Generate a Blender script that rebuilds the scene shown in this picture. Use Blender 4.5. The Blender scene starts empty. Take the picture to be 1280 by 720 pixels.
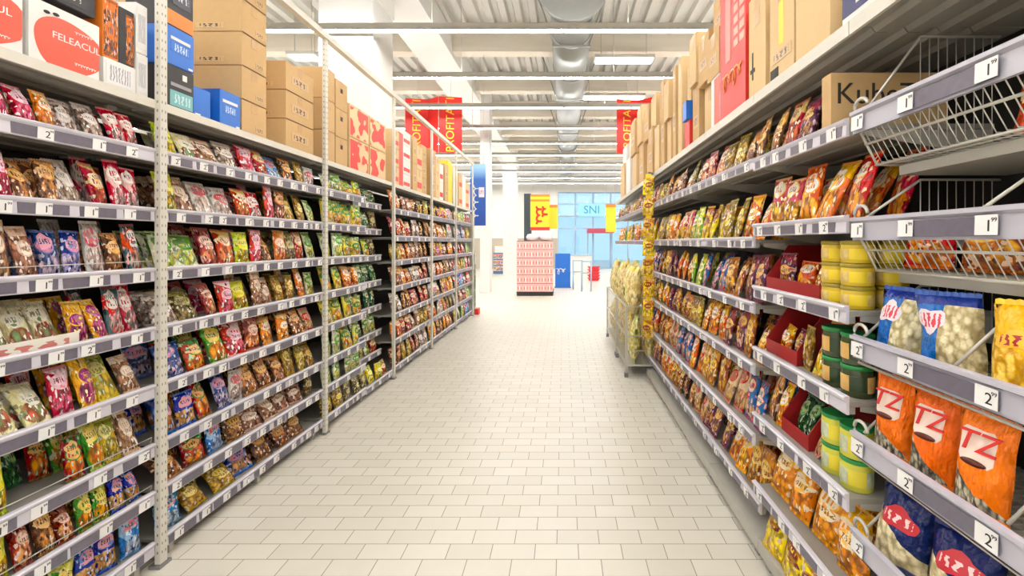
import bpy, bmesh, math, random
from mathutils import Vector, Matrix, Euler
random.seed(11)
PI = math.pi
R = math.radians
COL = bpy.context.scene.collection
EYE = 1.47
FPX = 535.0
VX, VY = 705.0, 303.0

def lin(c):
    out = []
    for v in c[:3]:
        v = v / 255.0
        out.append(v / 12.92 if v <= 0.04045 else ((v + 0.055) / 1.055) ** 2.4)
    return (*out, 1.0)

# ------------------------------------------------------------------ materials
class NT:
    def __init__(s, name):
        s.m = bpy.data.materials.new(name)
        s.m.use_nodes = True
        s.t = s.m.node_tree
        s.b = s.t.nodes['Principled BSDF']
    def n(s, typ, **kw):
        nd = s.t.nodes.new(typ)
        for k, v in kw.items():
            setattr(nd, k, v)
        return nd
    def put(s, sock, v):
        if isinstance(v, bpy.types.NodeSocket):
            s.t.links.new(v, sock)
        else:
            sock.default_value = v
    def math(s, op, a, b=0.0, c=0.0):
        nd = s.n('ShaderNodeMath', operation=op)
        s.put(nd.inputs[0], a); s.put(nd.inputs[1], b)
        if op in ('MULTIPLY_ADD', 'SMOOTH_MIN', 'COMPARE'):
            s.put(nd.inputs[2], c)
        return nd.outputs[0]
    def mix(s, f, a, b):
        nd = s.n('ShaderNodeMix', data_type='RGBA')
        s.put(nd.inputs[0], f); s.put(nd.inputs[6], a); s.put(nd.inputs[7], b)
        return nd.outputs[2]
    def ramp(s, f, stops, interp='LINEAR'):
        nd = s.n('ShaderNodeValToRGB')
        cr = nd.color_ramp
        cr.interpolation = interp
        while len(cr.elements) < len(stops):
            cr.elements.new(0.5)
        for e, (p, c) in zip(cr.elements, stops):
            e.position = p; e.color = c
        s.put(nd.inputs[0], f)
        return nd.outputs[0]
    def uv(s):
        tc = s.n('ShaderNodeTexCoord')
        sp = s.n('ShaderNodeSeparateXYZ')
        s.t.links.new(tc.outputs['UV'], sp.inputs[0])
        return tc.outputs['UV'], sp.outputs[0], sp.outputs[1]
    def band(s, x, lo, hi):
        return s.math('MULTIPLY', s.math('GREATER_THAN', x, lo), s.math('LESS_THAN', x, hi))
    def ell(s, u, v, uc, vc, ru, rv, soft=0.15):
        a = s.math('DIVIDE', s.math('SUBTRACT', u, uc), ru)
        b = s.math('DIVIDE', s.math('SUBTRACT', v, vc), rv)
        d = s.math('ADD', s.math('MULTIPLY', a, a), s.math('MULTIPLY', b, b))
        mr = s.n('ShaderNodeMapRange', interpolation_type='SMOOTHSTEP')
        s.put(mr.inputs[0], d); mr.inputs[1].default_value = 1 - soft; mr.inputs[2].default_value = 1 + soft
        mr.inputs[3].default_value = 1; mr.inputs[4].default_value = 0
        return mr.outputs[0]

def flat(name, c, rough=0.5, metal=0.0, spec=0.5, noise=0.0, scale=20):
    q = NT(name)
    col = lin(c)
    if noise:
        tc = q.n('ShaderNodeTexCoord'); nz = q.n('ShaderNodeTexNoise')
        q.t.links.new(tc.outputs['Object'], nz.inputs['Vector'])
        nz.inputs['Scale'].default_value = scale; nz.inputs['Detail'].default_value = 4
        dark = tuple(v * (1 - noise) for v in col[:3]) + (1,)
        q.put(q.b.inputs['Base Color'], q.mix(nz.outputs[0], dark, col))
    else:
        q.b.inputs['Base Color'].default_value = col
    q.b.inputs['Roughness'].default_value = rough
    q.b.inputs['Metallic'].default_value = metal
    q.b.inputs['Specular IOR Level'].default_value = spec
    return q.m

def emit(name, c, strength):
    q = NT(name)
    q.b.inputs['Base Color'].default_value = lin(c)
    q.b.inputs['Emission Color'].default_value = lin(c)
    q.b.inputs['Emission Strength'].default_value = strength
    return q.m

def pack_mat(name, base, acc, logo, p1, p2, lay='std', pscale=7.0, ps_soft=False):
    """printed film: base colour, product picture, logo with lettering strokes, crimped ends"""
    q = NT(name)
    uv, u, v = q.uv()
    oi = q.n('ShaderNodeObjectInfo')
    rnd = oi.outputs['Random']
    off = q.n('ShaderNodeVectorMath', operation='ADD')
    q.put(off.inputs[0], uv)
    cx = q.n('ShaderNodeCombineXYZ')
    q.put(cx.inputs[0], q.math('MULTIPLY', rnd, 17.0)); q.put(cx.inputs[1], q.math('MULTIPLY', rnd, 9.0))
    q.put(off.inputs[1], cx.outputs[0])
    vor = q.n('ShaderNodeTexVoronoi'); vor.inputs['Scale'].default_value = pscale
    q.put(vor.inputs['Vector'], off.outputs[0])
    sp = q.n('ShaderNodeSeparateColor'); q.put(sp.inputs[0], vor.outputs['Color'])
    L = [lin(c) for c in (base, acc, logo, p1, p2)]
    dark = tuple(x * 0.25 for x in L[4][:3]) + (1,)
    pc = q.ramp(sp.outputs[0], [(0.0, L[3]), (0.45, L[4]), (0.85, L[3])])
    mr = q.n('ShaderNodeMapRange', interpolation_type='SMOOTHSTEP')
    q.put(mr.inputs[0], vor.outputs['Distance']); mr.inputs[1].default_value = 0.30; mr.inputs[2].default_value = 0.85
    mr.inputs[3].default_value = 0.0; mr.inputs[4].default_value = 0.55 if lay == 'side' or ps_soft else 0.85
    if lay == 'side' or ps_soft:
        pc = q.ramp(vor.outputs['Distance'], [(0.0, L[3]), (0.35, L[3]), (0.7, L[4])])
        dark = tuple(x * 0.45 for x in L[4][:3]) + (1,)
    pc = q.mix(mr.outputs[0], pc, dark)
    nz = q.n('ShaderNodeTexNoise'); nz.inputs['Scale'].default_value = 3.0
    q.put(nz.inputs['Vector'], off.outputs[0])
    col = L[0]
    if lay == 'std':
        col = q.mix(q.math('GREATER_THAN', q.math('ADD', v, q.math('MULTIPLY', u, 0.25)), 0.93), col, L[1])
        col = q.mix(q.ell(u, v, 0.5, 0.30, 0.44, 0.24), col, pc)
        lc = (0.5, 0.66, 0.40, 0.13)
    elif lay == 'clear':
        col = q.mix(q.band(v, 0.07, 0.80), col, pc)
        col = q.mix(q.math('GREATER_THAN', v, 0.80), col, L[1])
        lc = (0.5, 0.56, 0.33, 0.13)
    elif lay == 'diag':
        d = q.math('ADD', u, q.math('MULTIPLY', v, 1.3))
        col = q.mix(q.band(d, 0.75, 1.1), col, L[1])
        col = q.mix(q.ell(u, v, 0.55, 0.25, 0.42, 0.20), col, pc)
        lc = (0.45, 0.72, 0.38, 0.12)
    elif lay == 'low':
        col = q.mix(q.math('LESS_THAN', q.math('ADD', v, q.math('MULTIPLY', nz.outputs[0], 0.2)), 0.58), col, pc)
        col = q.mix(q.math('LESS_THAN', v, 0.10), col, L[1])
        lc = (0.5, 0.70, 0.40, 0.14)
    elif lay == 'big':   # large snack bag, product in the lower third, bite of base round it
        dd = q.math('ADD', v, q.math('MULTIPLY', u, 0.35))
        col = q.mix(q.math('LESS_THAN', q.math('ADD', dd, q.math('MULTIPLY', nz.outputs[0], 0.15)), 0.74 if ps_soft else 0.56), col, pc)
        col = q.mix(q.ell(u, v, 0.80, 0.05, 0.3, 0.11), col, L[1])
        lc = (0.5, -1, 0.3, 0.1)
    elif lay == 'side':   # picture on one half
        col = q.mix(q.math('GREATER_THAN', q.math('ADD', u, q.math('MULTIPLY', v, -0.25)), 0.30), col, pc)
        col = q.mix(q.math('GREATER_THAN', v, 0.84), col, L[1])
        lc = (0.36, 0.55, 0.28, 0.12)
    # small bright and dark print flecks
    v2 = q.n('ShaderNodeTexVoronoi'); v2.inputs['Scale'].default_value = 13.0
    q.put(v2.inputs['Vector'], off.outputs[0])
    s2 = q.n('ShaderNodeSeparateColor'); q.put(s2.inputs[0], v2.outputs['Color'])
    if lay != 'big' and not ps_soft:
        col = q.mix(q.math('GREATER_THAN', s2.outputs[1], 0.86), col, lin(tuple(min(255, int(x * 0.4 + 150)) for x in acc)))
        col = q.mix(q.math('GREATER_THAN', s2.outputs[2], 0.93), col, tuple(x * 0.4 for x in L[0][:3]) + (1,))
    lu, lv, ru, rv = lc
    if lv > 0 and lay != 'side':
        lu = q.math('MULTIPLY_ADD', rnd, 0.24, lu - 0.12)
        r2 = q.math('FRACT', q.math('MULTIPLY', rnd, 7.31))
        lv = q.math('MULTIPLY_ADD', r2, 0.2, lv - 0.12)
        ru *= 0.85
        col = q.mix(q.ell(u, v, lu, lv, ru + 0.04, rv + 0.03, 0.08), col, L[1])
        col = q.mix(q.ell(u, v, lu, lv, ru, rv, 0.08), col, L[2])
        w = q.math('SINE', q.math('MULTIPLY_ADD', u, 46.0, q.math('MULTIPLY', nz.outputs[0], 9.0)))
        vd = q.math('ABSOLUTE', q.math('SUBTRACT', v, lv)); ud = q.math('ABSOLUTE', q.math('SUBTRACT', u, lu))
        st = q.math('MULTIPLY', q.math('GREATER_THAN', w, 0.1), q.math('LESS_THAN', vd, rv * 0.45))
        st = q.math('MULTIPLY', st, q.math('LESS_THAN', ud, ru * 0.75))
        col = q.mix(st, col, L[0])
    # printed end bands
    ends = q.math('MAXIMUM', q.math('LESS_THAN', v, 0.055), q.math('GREATER_THAN', v, 0.945))
    col = q.mix(ends, col, q.mix(0.5, L[0], L[1]))
    hs = q.n('ShaderNodeHueSaturation')
    hs.inputs['Saturation'].default_value = 1.08
    q.put(hs.inputs['Hue'], q.math('MULTIPLY_ADD', rnd, 0.03, 0.485))
    q.put(hs.inputs['Value'], q.math('MULTIPLY_ADD', rnd, 0.3, 0.95))
    q.put(hs.inputs['Color'], col)
    q.put(q.b.inputs['Base Color'], hs.outputs[0])
    q.b.inputs['Roughness'].default_value = 0.24
    nb = q.n('ShaderNodeTexNoise'); nb.inputs['Scale'].default_value = 5.0; nb.inputs['Detail'].default_value = 3
    q.put(nb.inputs['Vector'], off.outputs[0])
    bp = q.n('ShaderNodeBump'); bp.inputs['Strength'].default_value = 0.9; bp.inputs['Distance'].default_value = 0.03
    q.put(bp.inputs['Height'], nb.outputs[0])
    q.put(q.b.inputs['Normal'], bp.outputs[0])
    return q.m

def stroke_mat(name, bg, fg, freq=40.0, lo=0.3, hi=0.7):
    """a printed patch with a line of lettering strokes too small to read"""
    q = NT(name)
    uv, u, v = q.uv()
    nz = q.n('ShaderNodeTexNoise'); nz.inputs['Scale'].default_value = 4.0
    q.put(nz.inputs['Vector'], uv)
    w = q.math('SINE', q.math('MULTIPLY_ADD', u, freq, q.math('MULTIPLY', nz.outputs[0], 10.0)))
    st = q.math('MULTIPLY', q.math('GREATER_THAN', w, 0.0), q.band(v, lo, hi))
    st = q.math('MULTIPLY', st, q.band(u, 0.12, 0.88))
    q.put(q.b.inputs['Base Color'], q.mix(st, lin(bg), lin(fg)))
    q.b.inputs['Roughness'].default_value = 0.4
    return q.m

def print_mat(name, a, b, c, d):
    """busy little brand print: patches of four colours and dark lettering flecks"""
    q = NT(name); uv, u, v = q.uv()
    oi = q.n('ShaderNodeObjectInfo')
    off = q.n('ShaderNodeVectorMath', operation='ADD'); q.put(off.inputs[0], uv)
    cx = q.n('ShaderNodeCombineXYZ'); q.put(cx.inputs[0], q.math('MULTIPLY', oi.outputs['Random'], 31.0)); q.put(off.inputs[1], cx.outputs[0])
    vo = q.n('ShaderNodeTexVoronoi'); vo.inputs['Scale'].default_value = 4.5; q.put(vo.inputs['Vector'], off.outputs[0])
    sp = q.n('ShaderNodeSeparateColor'); q.put(sp.inputs[0], vo.outputs['Color'])
    col = q.ramp(sp.outputs[0], [(0.0, lin(a)), (0.42, lin(b)), (0.62, lin(a)), (0.75, lin(d)), (0.9, lin(a))], 'CONSTANT')
    nz = q.n('ShaderNodeTexNoise'); nz.inputs['Scale'].default_value = 6.0; q.put(nz.inputs['Vector'], off.outputs[0])
    w = q.math('SINE', q.math('MULTIPLY_ADD', u, 34.0, q.math('MULTIPLY', nz.outputs[0], 14.0)))
    st = q.math('MULTIPLY', q.math('GREATER_THAN', w, 0.15), q.band(v, 0.34, 0.68))
    st = q.math('MULTIPLY', st, q.band(u, 0.12, 0.88))
    dk = tuple(int(x * 0.6) for x in c)
    q.put(q.b.inputs['Base Color'], q.mix(st, col, lin(dk)))
    q.b.inputs['Roughness'].default_value = 0.3
    return q.m

M = {}
M['shelf'] = flat('painted_steel', (176, 173, 164), 0.42, noise=0.06, scale=6)
M['board'] = flat('shade_toned_board', (150, 147, 139), 0.45, noise=0.08, scale=6)  # board grey darkened so the undersides carry their shade in the colour
M['rail'] = flat('price_rail_plastic', (205, 202, 212), 0.25)
M['insert'] = flat('rail_insert', (112, 107, 122), 0.35, noise=0.35, scale=60)
M['post'] = flat('upright_paint', (208, 204, 192), 0.45)
M['hole'] = flat('upright_slot', (126, 122, 114), 0.8)
M['back'] = flat('backboard_shade', (34, 31, 29), 0.7)  # near black: the unlit depth of the shelves is put into the colour
M['tag'] = flat('tag_card', (238, 237, 236), 0.5)
M['ink'] = flat('tag_ink', (22, 22, 24), 0.6)
M['wire'] = flat('basket_wire', (200, 197, 188), 0.3, metal=0.3)
M['clearrail'] = flat('basket_rail_plastic', (186, 184, 196), 0.2)
M['carton'] = flat('corrugated_board', (201, 166, 116), 0.8, noise=0.12, scale=30)
M['carton2'] = flat('corrugated_board_pale', (218, 188, 140), 0.8, noise=0.1, scale=30)
M['tape'] = flat('packing_tape', (186, 146, 92), 0.3)
M['print'] = flat('black_print', (45, 38, 32), 0.7)
M['white'] = flat('white_card', (228, 226, 222), 0.55)
M['red'] = flat('red_card', (214, 46, 38), 0.45)
M['coral'] = flat('coral_card', (238, 84, 62), 0.45)
M['blue'] = flat('blue_card', (24, 104, 198), 0.4)
M['navy'] = flat('navy_card', (26, 34, 92), 0.45)
M['black'] = flat('black_card', (34, 32, 34), 0.5)
M['orange'] = flat('orange_card', (232, 128, 40), 0.45)
M['yellow'] = flat('yellow_card', (244, 206, 44), 0.45)
M['teal'] = flat('teal_card', (110, 176, 180), 0.45)
M['green'] = flat('green_lid', (24, 128, 60), 0.35)
M['wallw'] = flat('white_wall_paint', (226, 225, 222), 0.7)
M['beam'] = flat('beam_paint', (216, 207, 192), 0.65, noise=0.05, scale=2)
M['roof'] = flat('roof_sheet', (196, 194, 188), 0.5)
M['duct'] = flat('galvanised_duct', (150, 152, 150), 0.45, metal=0.25, noise=0.1, scale=8)
M['grey'] = flat('grey_steel', (140, 140, 140), 0.4, metal=0.5)
M['tube'] = emit('lamp_tube', (255, 253, 250), 52.0)
M['panel'] = emit('lamp_panel', (250, 250, 255), 3.0)
M['mullion'] = flat('window_mullion', (150, 176, 200), 0.5)

def floor_mat():
    q = NT('floor_tiles')
    g = q.n('ShaderNodeNewGeometry')
    mp = q.n('ShaderNodeMapping'); mp.inputs['Location'].default_value = (0.035, 0.045, 0)
    q.put(mp.inputs['Vector'], g.outputs['Position'])
    br = q.n('ShaderNodeTexBrick')
    q.put(br.inputs['Vector'], mp.outputs[0])
    br.offset = 0.5
    for k, v in (('Scale', 1.0), ('Mortar Size', 0.0022), ('Mortar Smooth', 0.3), ('Bias', 0.0), ('Brick Width', 0.207), ('Row Height', 0.1015)):
        br.inputs[k].default_value = v
    br.inputs['Color1'].default_value = lin((214, 210, 199)); br.inputs['Color2'].default_value = lin((206, 202, 190))
    br.inputs['Mortar'].default_value = lin((120, 114, 102))
    nz = q.n('ShaderNodeTexNoise'); nz.inputs['Scale'].default_value = 9.0; nz.inputs['Detail'].default_value = 6
    q.put(nz.inputs['Vector'], g.outputs['Position'])
    col = q.mix(q.math('MULTIPLY', nz.outputs[0], 0.22), br.outputs[0], lin((196, 186, 164)))
    q.put(q.b.inputs['Base Color'], col)
    q.b.inputs['Roughness'].default_value = 0.33
    bp = q.n('ShaderNodeBump'); bp.inputs['Strength'].default_value = 0.25; bp.inputs['Distance'].default_value = 0.003
    bp.invert = True
    q.put(bp.inputs['Height'], br.outputs['Fac']); q.put(q.b.inputs['Normal'], bp.outputs[0])
    return q.m
M['floor'] = floor_mat()

def glass_mat():
    q = NT('window_glass')
    t = q.n('ShaderNodeBsdfTransparent'); t.inputs[0].default_value = (0.93, 0.97, 1, 1)
    g = q.n('ShaderNodeBsdfGlossy'); g.inputs['Roughness'].default_value = 0.03
    mx = q.n('ShaderNodeMixShader'); mx.inputs[0].default_value = 0.07
    q.t.links.new(t.outputs[0], mx.inputs[1]); q.t.links.new(g.outputs[0], mx.inputs[2])
    q.t.links.new(mx.outputs[0], q.t.nodes['Material Output'].inputs[0])
    return q.m
M['glass'] = glass_mat()

# ------------------------------------------------------------------ mesh helpers
def obj(name, me, parent=None, loc=(0, 0, 0), rot=(0, 0, 0)):
    o = bpy.data.objects.new(name, me)
    COL.objects.link(o)
    o.location = loc; o.rotation_euler = rot
    if parent is not None:
        o.parent = parent
    return o
def tag(o, label, cat, group=None):
    n = len(label.replace(',', ' ').split())
    if n > 16 or n < 4:
        print('LABELLEN', n, label)
    o['label'] = label; o['category'] = cat
    if group: o['group'] = group
    return o
def struct(o):
    o['kind'] = 'structure'
    return o
def empty(name, loc=(0, 0, 0), rotz=0.0):
    o = bpy.data.objects.new(name, None); COL.objects.link(o)
    o.location = loc; o.rotation_euler = (0, 0, rotz)
    o.empty_display_size = 0.1
    return o

class MB:
    """collects simple solids into ONE mesh"""
    def __init__(s):
        s.v = []; s.f = []; s.mi = []; s.uv = []; s.sm = []
    def face(s, idx, mi=0, uv=None, smooth=False):
        s.f.append(tuple(idx)); s.mi.append(mi); s.uv.append(uv); s.sm.append(smooth)
    def box(s, x0, x1, y0, y1, z0, z1, mi=0):
        b = len(s.v)
        s.v += [(x0, y0, z0), (x1, y0, z0), (x1, y1, z0), (x0, y1, z0), (x0, y0, z1), (x1, y0, z1), (x1, y1, z1), (x0, y1, z1)]
        sq = [(0, 0), (1, 0), (1, 1), (0, 1)]
        for q in ((3, 2, 1, 0), (4, 5, 6, 7), (0, 1, 5, 4), (1, 2, 6, 5), (2, 3, 7, 6), (3, 0, 4, 7)):
            s.face([b + i for i in q], mi, sq)
        return s
    def prism(s, prof, y0, y1, mi=0, axis='y'):
        """profile of (x,z) points extruded along y"""
        b = len(s.v); n = len(prof)
        for y in (y0, y1):
            for x, z in prof:
                s.v.append((x, y, z) if axis == 'y' else (y, x, z))
        for i in range(n):
            j = (i + 1) % n
            s.face((b + i, b + j, b + n + j, b + n + i), mi)
        s.face([b + i for i in range(n)][::-1], mi); s.face([b + n + i for i in range(n)], mi)
        return s
    def tube(s, pts, r, seg=6, mi=0):
        pts = [Vector(p) for p in pts]
        rings = []
        for i, p in enumerate(pts):
            t = (pts[min(i + 1, len(pts) - 1)] - pts[max(i - 1, 0)]).normalized()
            a = t.cross(Vector((0, 0, 1)))
            if a.length < 0.05: a = t.cross(Vector((0, 1, 0)))
            a.normalize(); c = t.cross(a)
            ring = []
            for k in range(seg):
                an = 2 * PI * k / seg
                q = p + (a * math.cos(an) + c * math.sin(an)) * r
                ring.append(len(s.v)); s.v.append(tuple(q))
            rings.append(ring)
        for r0, r1 in zip(rings, rings[1:]):
            for k in range(seg):
                s.face((r0[k], r0[(k + 1) % seg], r1[(k + 1) % seg], r1[k]), mi, None, True)
        s.face(rings[0][::-1], mi); s.face(rings[-1], mi)
        return s
    def lathe(s, prof, seg=20, mi=0, c=(0, 0, 0)):
        rings = []
        for r, z in prof:
            ring = []
            for k in range(seg):
                an = 2 * PI * k / seg
                ring.append(len(s.v)); s.v.append((c[0] + r * math.cos(an), c[1] + r * math.sin(an), c[2] + z))
            rings.append(ring)
        for i, (r0, r1) in enumerate(zip(rings, rings[1:])):
            for k in range(seg):
                s.face((r0[k], r0[(k + 1) % seg], r1[(k + 1) % seg], r1[k]), mi, [(k / seg, prof[i][1]), ((k + 1) / seg, prof[i][1]), ((k + 1) / seg, prof[i + 1][1]), (k / seg, prof[i + 1][1])], True)
        s.face(rings[0][::-1], mi); s.face(rings[-1], mi)
        return s
    def mesh(s, name, mats):
        me = bpy.data.meshes.new(name)
        me.from_pydata(s.v, [], s.f)
        for m in (mats if isinstance(mats, (list, tuple)) else [mats]):
            me.materials.append(m)
        uvl = me.uv_layers.new(name='UVMap')
        for p in me.polygons:
            p.material_index = s.mi[p.index]; p.use_smooth = s.sm[p.index]
            uv = s.uv[p.index]
            if uv:
                for li, c in zip(p.loop_indices, uv):
                    uvl.data[li].uv = c
        me.update()
        bm = bmesh.new(); bm.from_mesh(me)
        bmesh.ops.recalc_face_normals(bm, faces=bm.faces[:])
        bm.to_mesh(me); bm.free()
        return me

_txt = {}
def text_mesh(s, size, mat, depth=0.001, shear=0.0):
    """lettering in the local Y-Z plane facing +X, centred"""
    key = (s, size, mat.name, depth, shear)
    if key in _txt: return _txt[key]
    cu = bpy.data.curves.new('lettering', 'FONT')
    cu.body = s; cu.size = size; cu.align_x = 'CENTER'; cu.align_y = 'CENTER'; cu.extrude = depth; cu.shear = shear
    cu.resolution_u = 3
    o = bpy.data.objects.new('lettering_source', cu); COL.objects.link(o)
    dg = bpy.context.evaluated_depsgraph_get()
    me = bpy.data.meshes.new_from_object(o.evaluated_get(dg))
    bpy.data.objects.remove(o)
    me.transform(Matrix(((0, 0, 1, 0), (1, 0, 0, 0), (0, 1, 0, 0), (0, 0, 0, 1))))
    me.materials.clear(); me.materials.append(mat)
    _txt[key] = me
    return me

def script_mesh(length, size, mat, loops=5, r=0.01):
    """flowing handwriting too blurred to read, in the local Y-Z plane facing +X"""
    pts = []
    n = loops * 10
    for k in range(n + 1):
        t = k / n
        a = 2 * PI * loops * t
        pts.append((0, -length / 2 + length * t + 0.28 * size * math.sin(a), 0.5 * size * math.cos(a) * (0.65 + 0.35 * math.sin(3.1 * t * loops))))
    mb = MB(); mb.tube(pts, r, 5)
    for i, v in enumerate(mb.v): mb.v[i] = (v[0] * 0.15, v[1], v[2])
    return mb.mesh('script', mat)

# ------------------------------------------------------------------ packs
def pillow(u, v, w, h, d, ph=0.0, wr=1.0):
    """front surface of a filled film bag: local y across, z up, x out"""
    vv = min(max((v - 0.05) / 0.90, 0.0), 1.0)
    # goods sag: fuller towards the bottom
    prof = math.sin(PI * vv ** 0.85) ** 0.62 if 0 < vv < 1 else 0.0
    side = math.sin(PI * min(max(u, 0), 1)) ** 0.55 if 0 < u < 1 else 0.0
    x = d * 0.5 * prof * side
    x += wr * 0.06 * d * math.sin(11 * u + 5 * ph) * math.sin(9 * v + 3 * ph) * side * prof
    x += wr * 0.07 * d * math.sin(23 * u + ph * 2) * (1 - prof) * side
    y = (u - 0.5) * w * (1 - 0.07 * math.sin(PI * v) + 0.02 * math.sin(14 * v + ph))
    z = v * h
    return (x, y + BEND[1] * math.sin(3.3 * ph) * w * v * v, z)
BEND = [0.30, 0.12]
def lean_x(v, d, ph):
    """how far the limp film leans at height v"""
    return d * BEND[0] * math.sin(2.3 * ph + 1.0) * (v ** 2.2)

def bag_body(name, mat, w, h, d, ph=0.0, nu=9, nv=11, top=1.0):
    mb = MB()
    vs = [top * j / nv for j in range(nv + 1)]
    vs = sorted(set(vs + [0.05, 0.95 if top > 0.95 else top]))
    nvv = len(vs)
    fr = [[None] * (nu + 1) for _ in range(nvv)]
    bk = [[None] * (nu + 1) for _ in range(nvv)]
    for j, v in enumerate(vs):
        for i in range(nu + 1):
            u = i / nu
            x, y, z = pillow(u, v, w, h, d, ph)
            ox = lean_x(v, d, ph)
            fr[j][i] = len(mb.v); mb.v.append((ox + x + 0.0008, y, z))
            if 0 < i < nu:
                bk[j][i] = len(mb.v); mb.v.append((ox - x * 0.9 - 0.0008, y, z))
            else:
                bk[j][i] = fr[j][i]
    for j in range(nvv - 1):
        for i in range(nu):
            uvq = [(i / nu, vs[j]), ((i + 1) / nu, vs[j]), ((i + 1) / nu, vs[j + 1]), (i / nu, vs[j + 1])]
            mb.face((fr[j][i], fr[j][i + 1], fr[j + 1][i + 1], fr[j + 1][i]), 0, uvq, True)
            mb.face((bk[j][i + 1], bk[j][i], bk[j + 1][i], bk[j + 1][i + 1]), 0, [uvq[1], uvq[0], uvq[3], uvq[2]], True)
    for row in (0, nvv - 1):
        f, b = fr[row], bk[row]
        mb.face([f[i] for i in range(nu + 1)] + [b[i] for i in range(nu - 1, 0, -1)], 0)
    return mb.mesh(name, mat)

def bag_seal(w, h, mat, d=0.04, ph=0.0, v0=0.945):
    """crimped zigzag top edge"""
    mb = MB(); n = 18
    a = []
    for i in range(n + 1):
        u = i / n
        y = (u - 0.5) * w * 0.985
        zt = h * (1.0 if i % 2 else 0.99)
        x = 0.0012 * (1 if i % 2 else -1) + lean_x(0.96, d, ph)
        y += BEND[1] * math.sin(3.3 * ph) * w * 0.9
        a.append(len(mb.v)); mb.v += [(x - 0.0012, y, v0 * h), (x + 0.0012, y, v0 * h), (x - 0.0008, y, zt), (x + 0.0008, y, zt)]
    for i in range(n):
        p, q = a[i], a[i + 1]
        for f in ((p + 1, q + 1, q + 3, p + 3), (q, p, p + 2, q + 2), (p + 2, p + 3, q + 3, q + 2), (p + 1, p, q, q + 1)):
            mb.face(f, 0)
    mb.face((a[0], a[0] + 1, a[0] + 3, a[0] + 2), 0); mb.face((a[-1] + 1, a[-1], a[-1] + 2, a[-1] + 3), 0)
    return mb.mesh('seal', mat)

def bag_label(w, h, d, ph, mat, uc, vc, ru, rv, square=False):
    """printed brand patch that follows the bag's front"""
    mb = MB(); n, m = 20, 4
    def pt(r, an):
        c, s = math.cos(an), math.sin(an)
        if square:
            k = 1.0 / max(abs(c), abs(s)); k = min(k, 1.28); c, s = c * k, s * k
        if not square:
            k = 1 + 0.16 * math.sin(3 * an + 4 * ph) + 0.10 * math.sin(5 * an + 9 * ph); c, s = c * k, s * k
        u, v = uc + ru * r * c, vc + rv * r * s
        x, y, z = pillow(u, v, w, h, d, ph)
        return (x + lean_x(v, d, ph) + 0.0022, y, z), (0.5 + 0.5 * r * c, 0.5 + 0.5 * r * s)
    c0, uv0 = pt(0, 0); mb.v.append(c0)
    prev = None
    for j in range(1, m + 1):
        ring = []
        for k in range(n):
            p, uvp = pt(j / m, 2 * PI * k / n)
            ring.append((len(mb.v), uvp)); mb.v.append(p)
        for k in range(n):
            a, b = ring[k], ring[(k + 1) % n]
            if prev is None:
                mb.face((0, a[0], b[0]), 0, [uv0, a[1], b[1]], True)
            else:
                c, e = prev[k], prev[(k + 1) % n]
                mb.face((c[0], a[0], b[0], e[0]), 0, [c[1], a[1], b[1], e[1]], True)
        prev = ring
    return mb.mesh('brand_label', mat)

W, H, D = 0.13, 0.17, 0.045
DES = {}
def des(key, kind, cat, desc, base, acc, logo, p1, p2, lay='std', ps=7.0, dims=None):
    DES[key] = dict(kind=kind, cat=cat, desc=desc, base=base, acc=acc, logo=logo, dims=dims or (W, H, D),
                    mat=pack_mat('film_' + key, base, acc, logo, p1, p2, lay, ps, key in ('popnavy', 'popyel', 'popblue')),
                    lab=print_mat('label_' + key, logo, acc, base, p1), seal=flat('seal_' + key, tuple((a + b) // 2 for a, b in zip(base, acc)), 0.35), mesh={})
des('pinkred', 'sweets_bag', 'sweets', 'pink and red sweets bag', (196, 40, 58), (240, 214, 220), (236, 190, 208), (226, 120, 150), (176, 24, 44))
des('redwhite', 'sweets_bag', 'sweets', 'red medallion sweets bag', (204, 42, 46), (236, 196, 190), (246, 240, 232), (232, 160, 160), (120, 120, 110), 'diag')
des('orange', 'sweets_bag', 'sweets', 'orange sweets bag', (222, 120, 58), (244, 200, 130), (248, 236, 220), (240, 170, 90), (190, 70, 40))
des('clear', 'sweets_bag', 'sweets', 'clear bag of pale sweets', (206, 192, 180), (226, 214, 206), (236, 230, 226), (210, 190, 172), (128, 92, 78), 'clear', 9)
des('brown', 'biscuit_packet', 'biscuits', 'brown and orange biscuit packet', (92, 56, 40), (216, 150, 92), (236, 190, 120), (214, 140, 84), (112, 62, 40))
des('peach', 'biscuit_packet', 'biscuits', 'peach coloured biscuit packet', (206, 164, 132), (226, 196, 170), (240, 226, 212), (192, 140, 106), (130, 84, 62), 'clear', 8)
des('navy', 'sweets_bag', 'sweets', 'navy blue sweets bag', (30, 54, 128), (120, 130, 190), (226, 150, 180), (214, 186, 200), (80, 90, 160), 'low')
des('white', 'sweets_bag', 'sweets', 'white sweets bag', (224, 220, 212), (200, 190, 186), (210, 90, 100), (220, 200, 190), (170, 140, 130))
des('olive', 'nut_pouch', 'nuts', 'olive brown nut pouch', (112, 98, 56), (160, 150, 90), (206, 196, 140), (150, 120, 70), (80, 66, 40), 'clear', 10)
des('teal', 'sweets_bag', 'sweets', 'teal and red sweets bag', (72, 104, 110), (204, 50, 46), (236, 226, 220), (190, 190, 180), (210, 70, 60), 'diag')
des('cream', 'sweets_card', 'sweets', 'cream coloured sweets packet', (226, 216, 166), (236, 230, 200), (240, 236, 226), (110, 140, 90), (206, 90, 76), 'std', 5)
des('yelpurp', 'sweets_bag', 'sweets', 'purple printed yellow sweets bag', (230, 166, 48), (240, 200, 90), (158, 52, 122), (210, 110, 150), (150, 40, 90))
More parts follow.
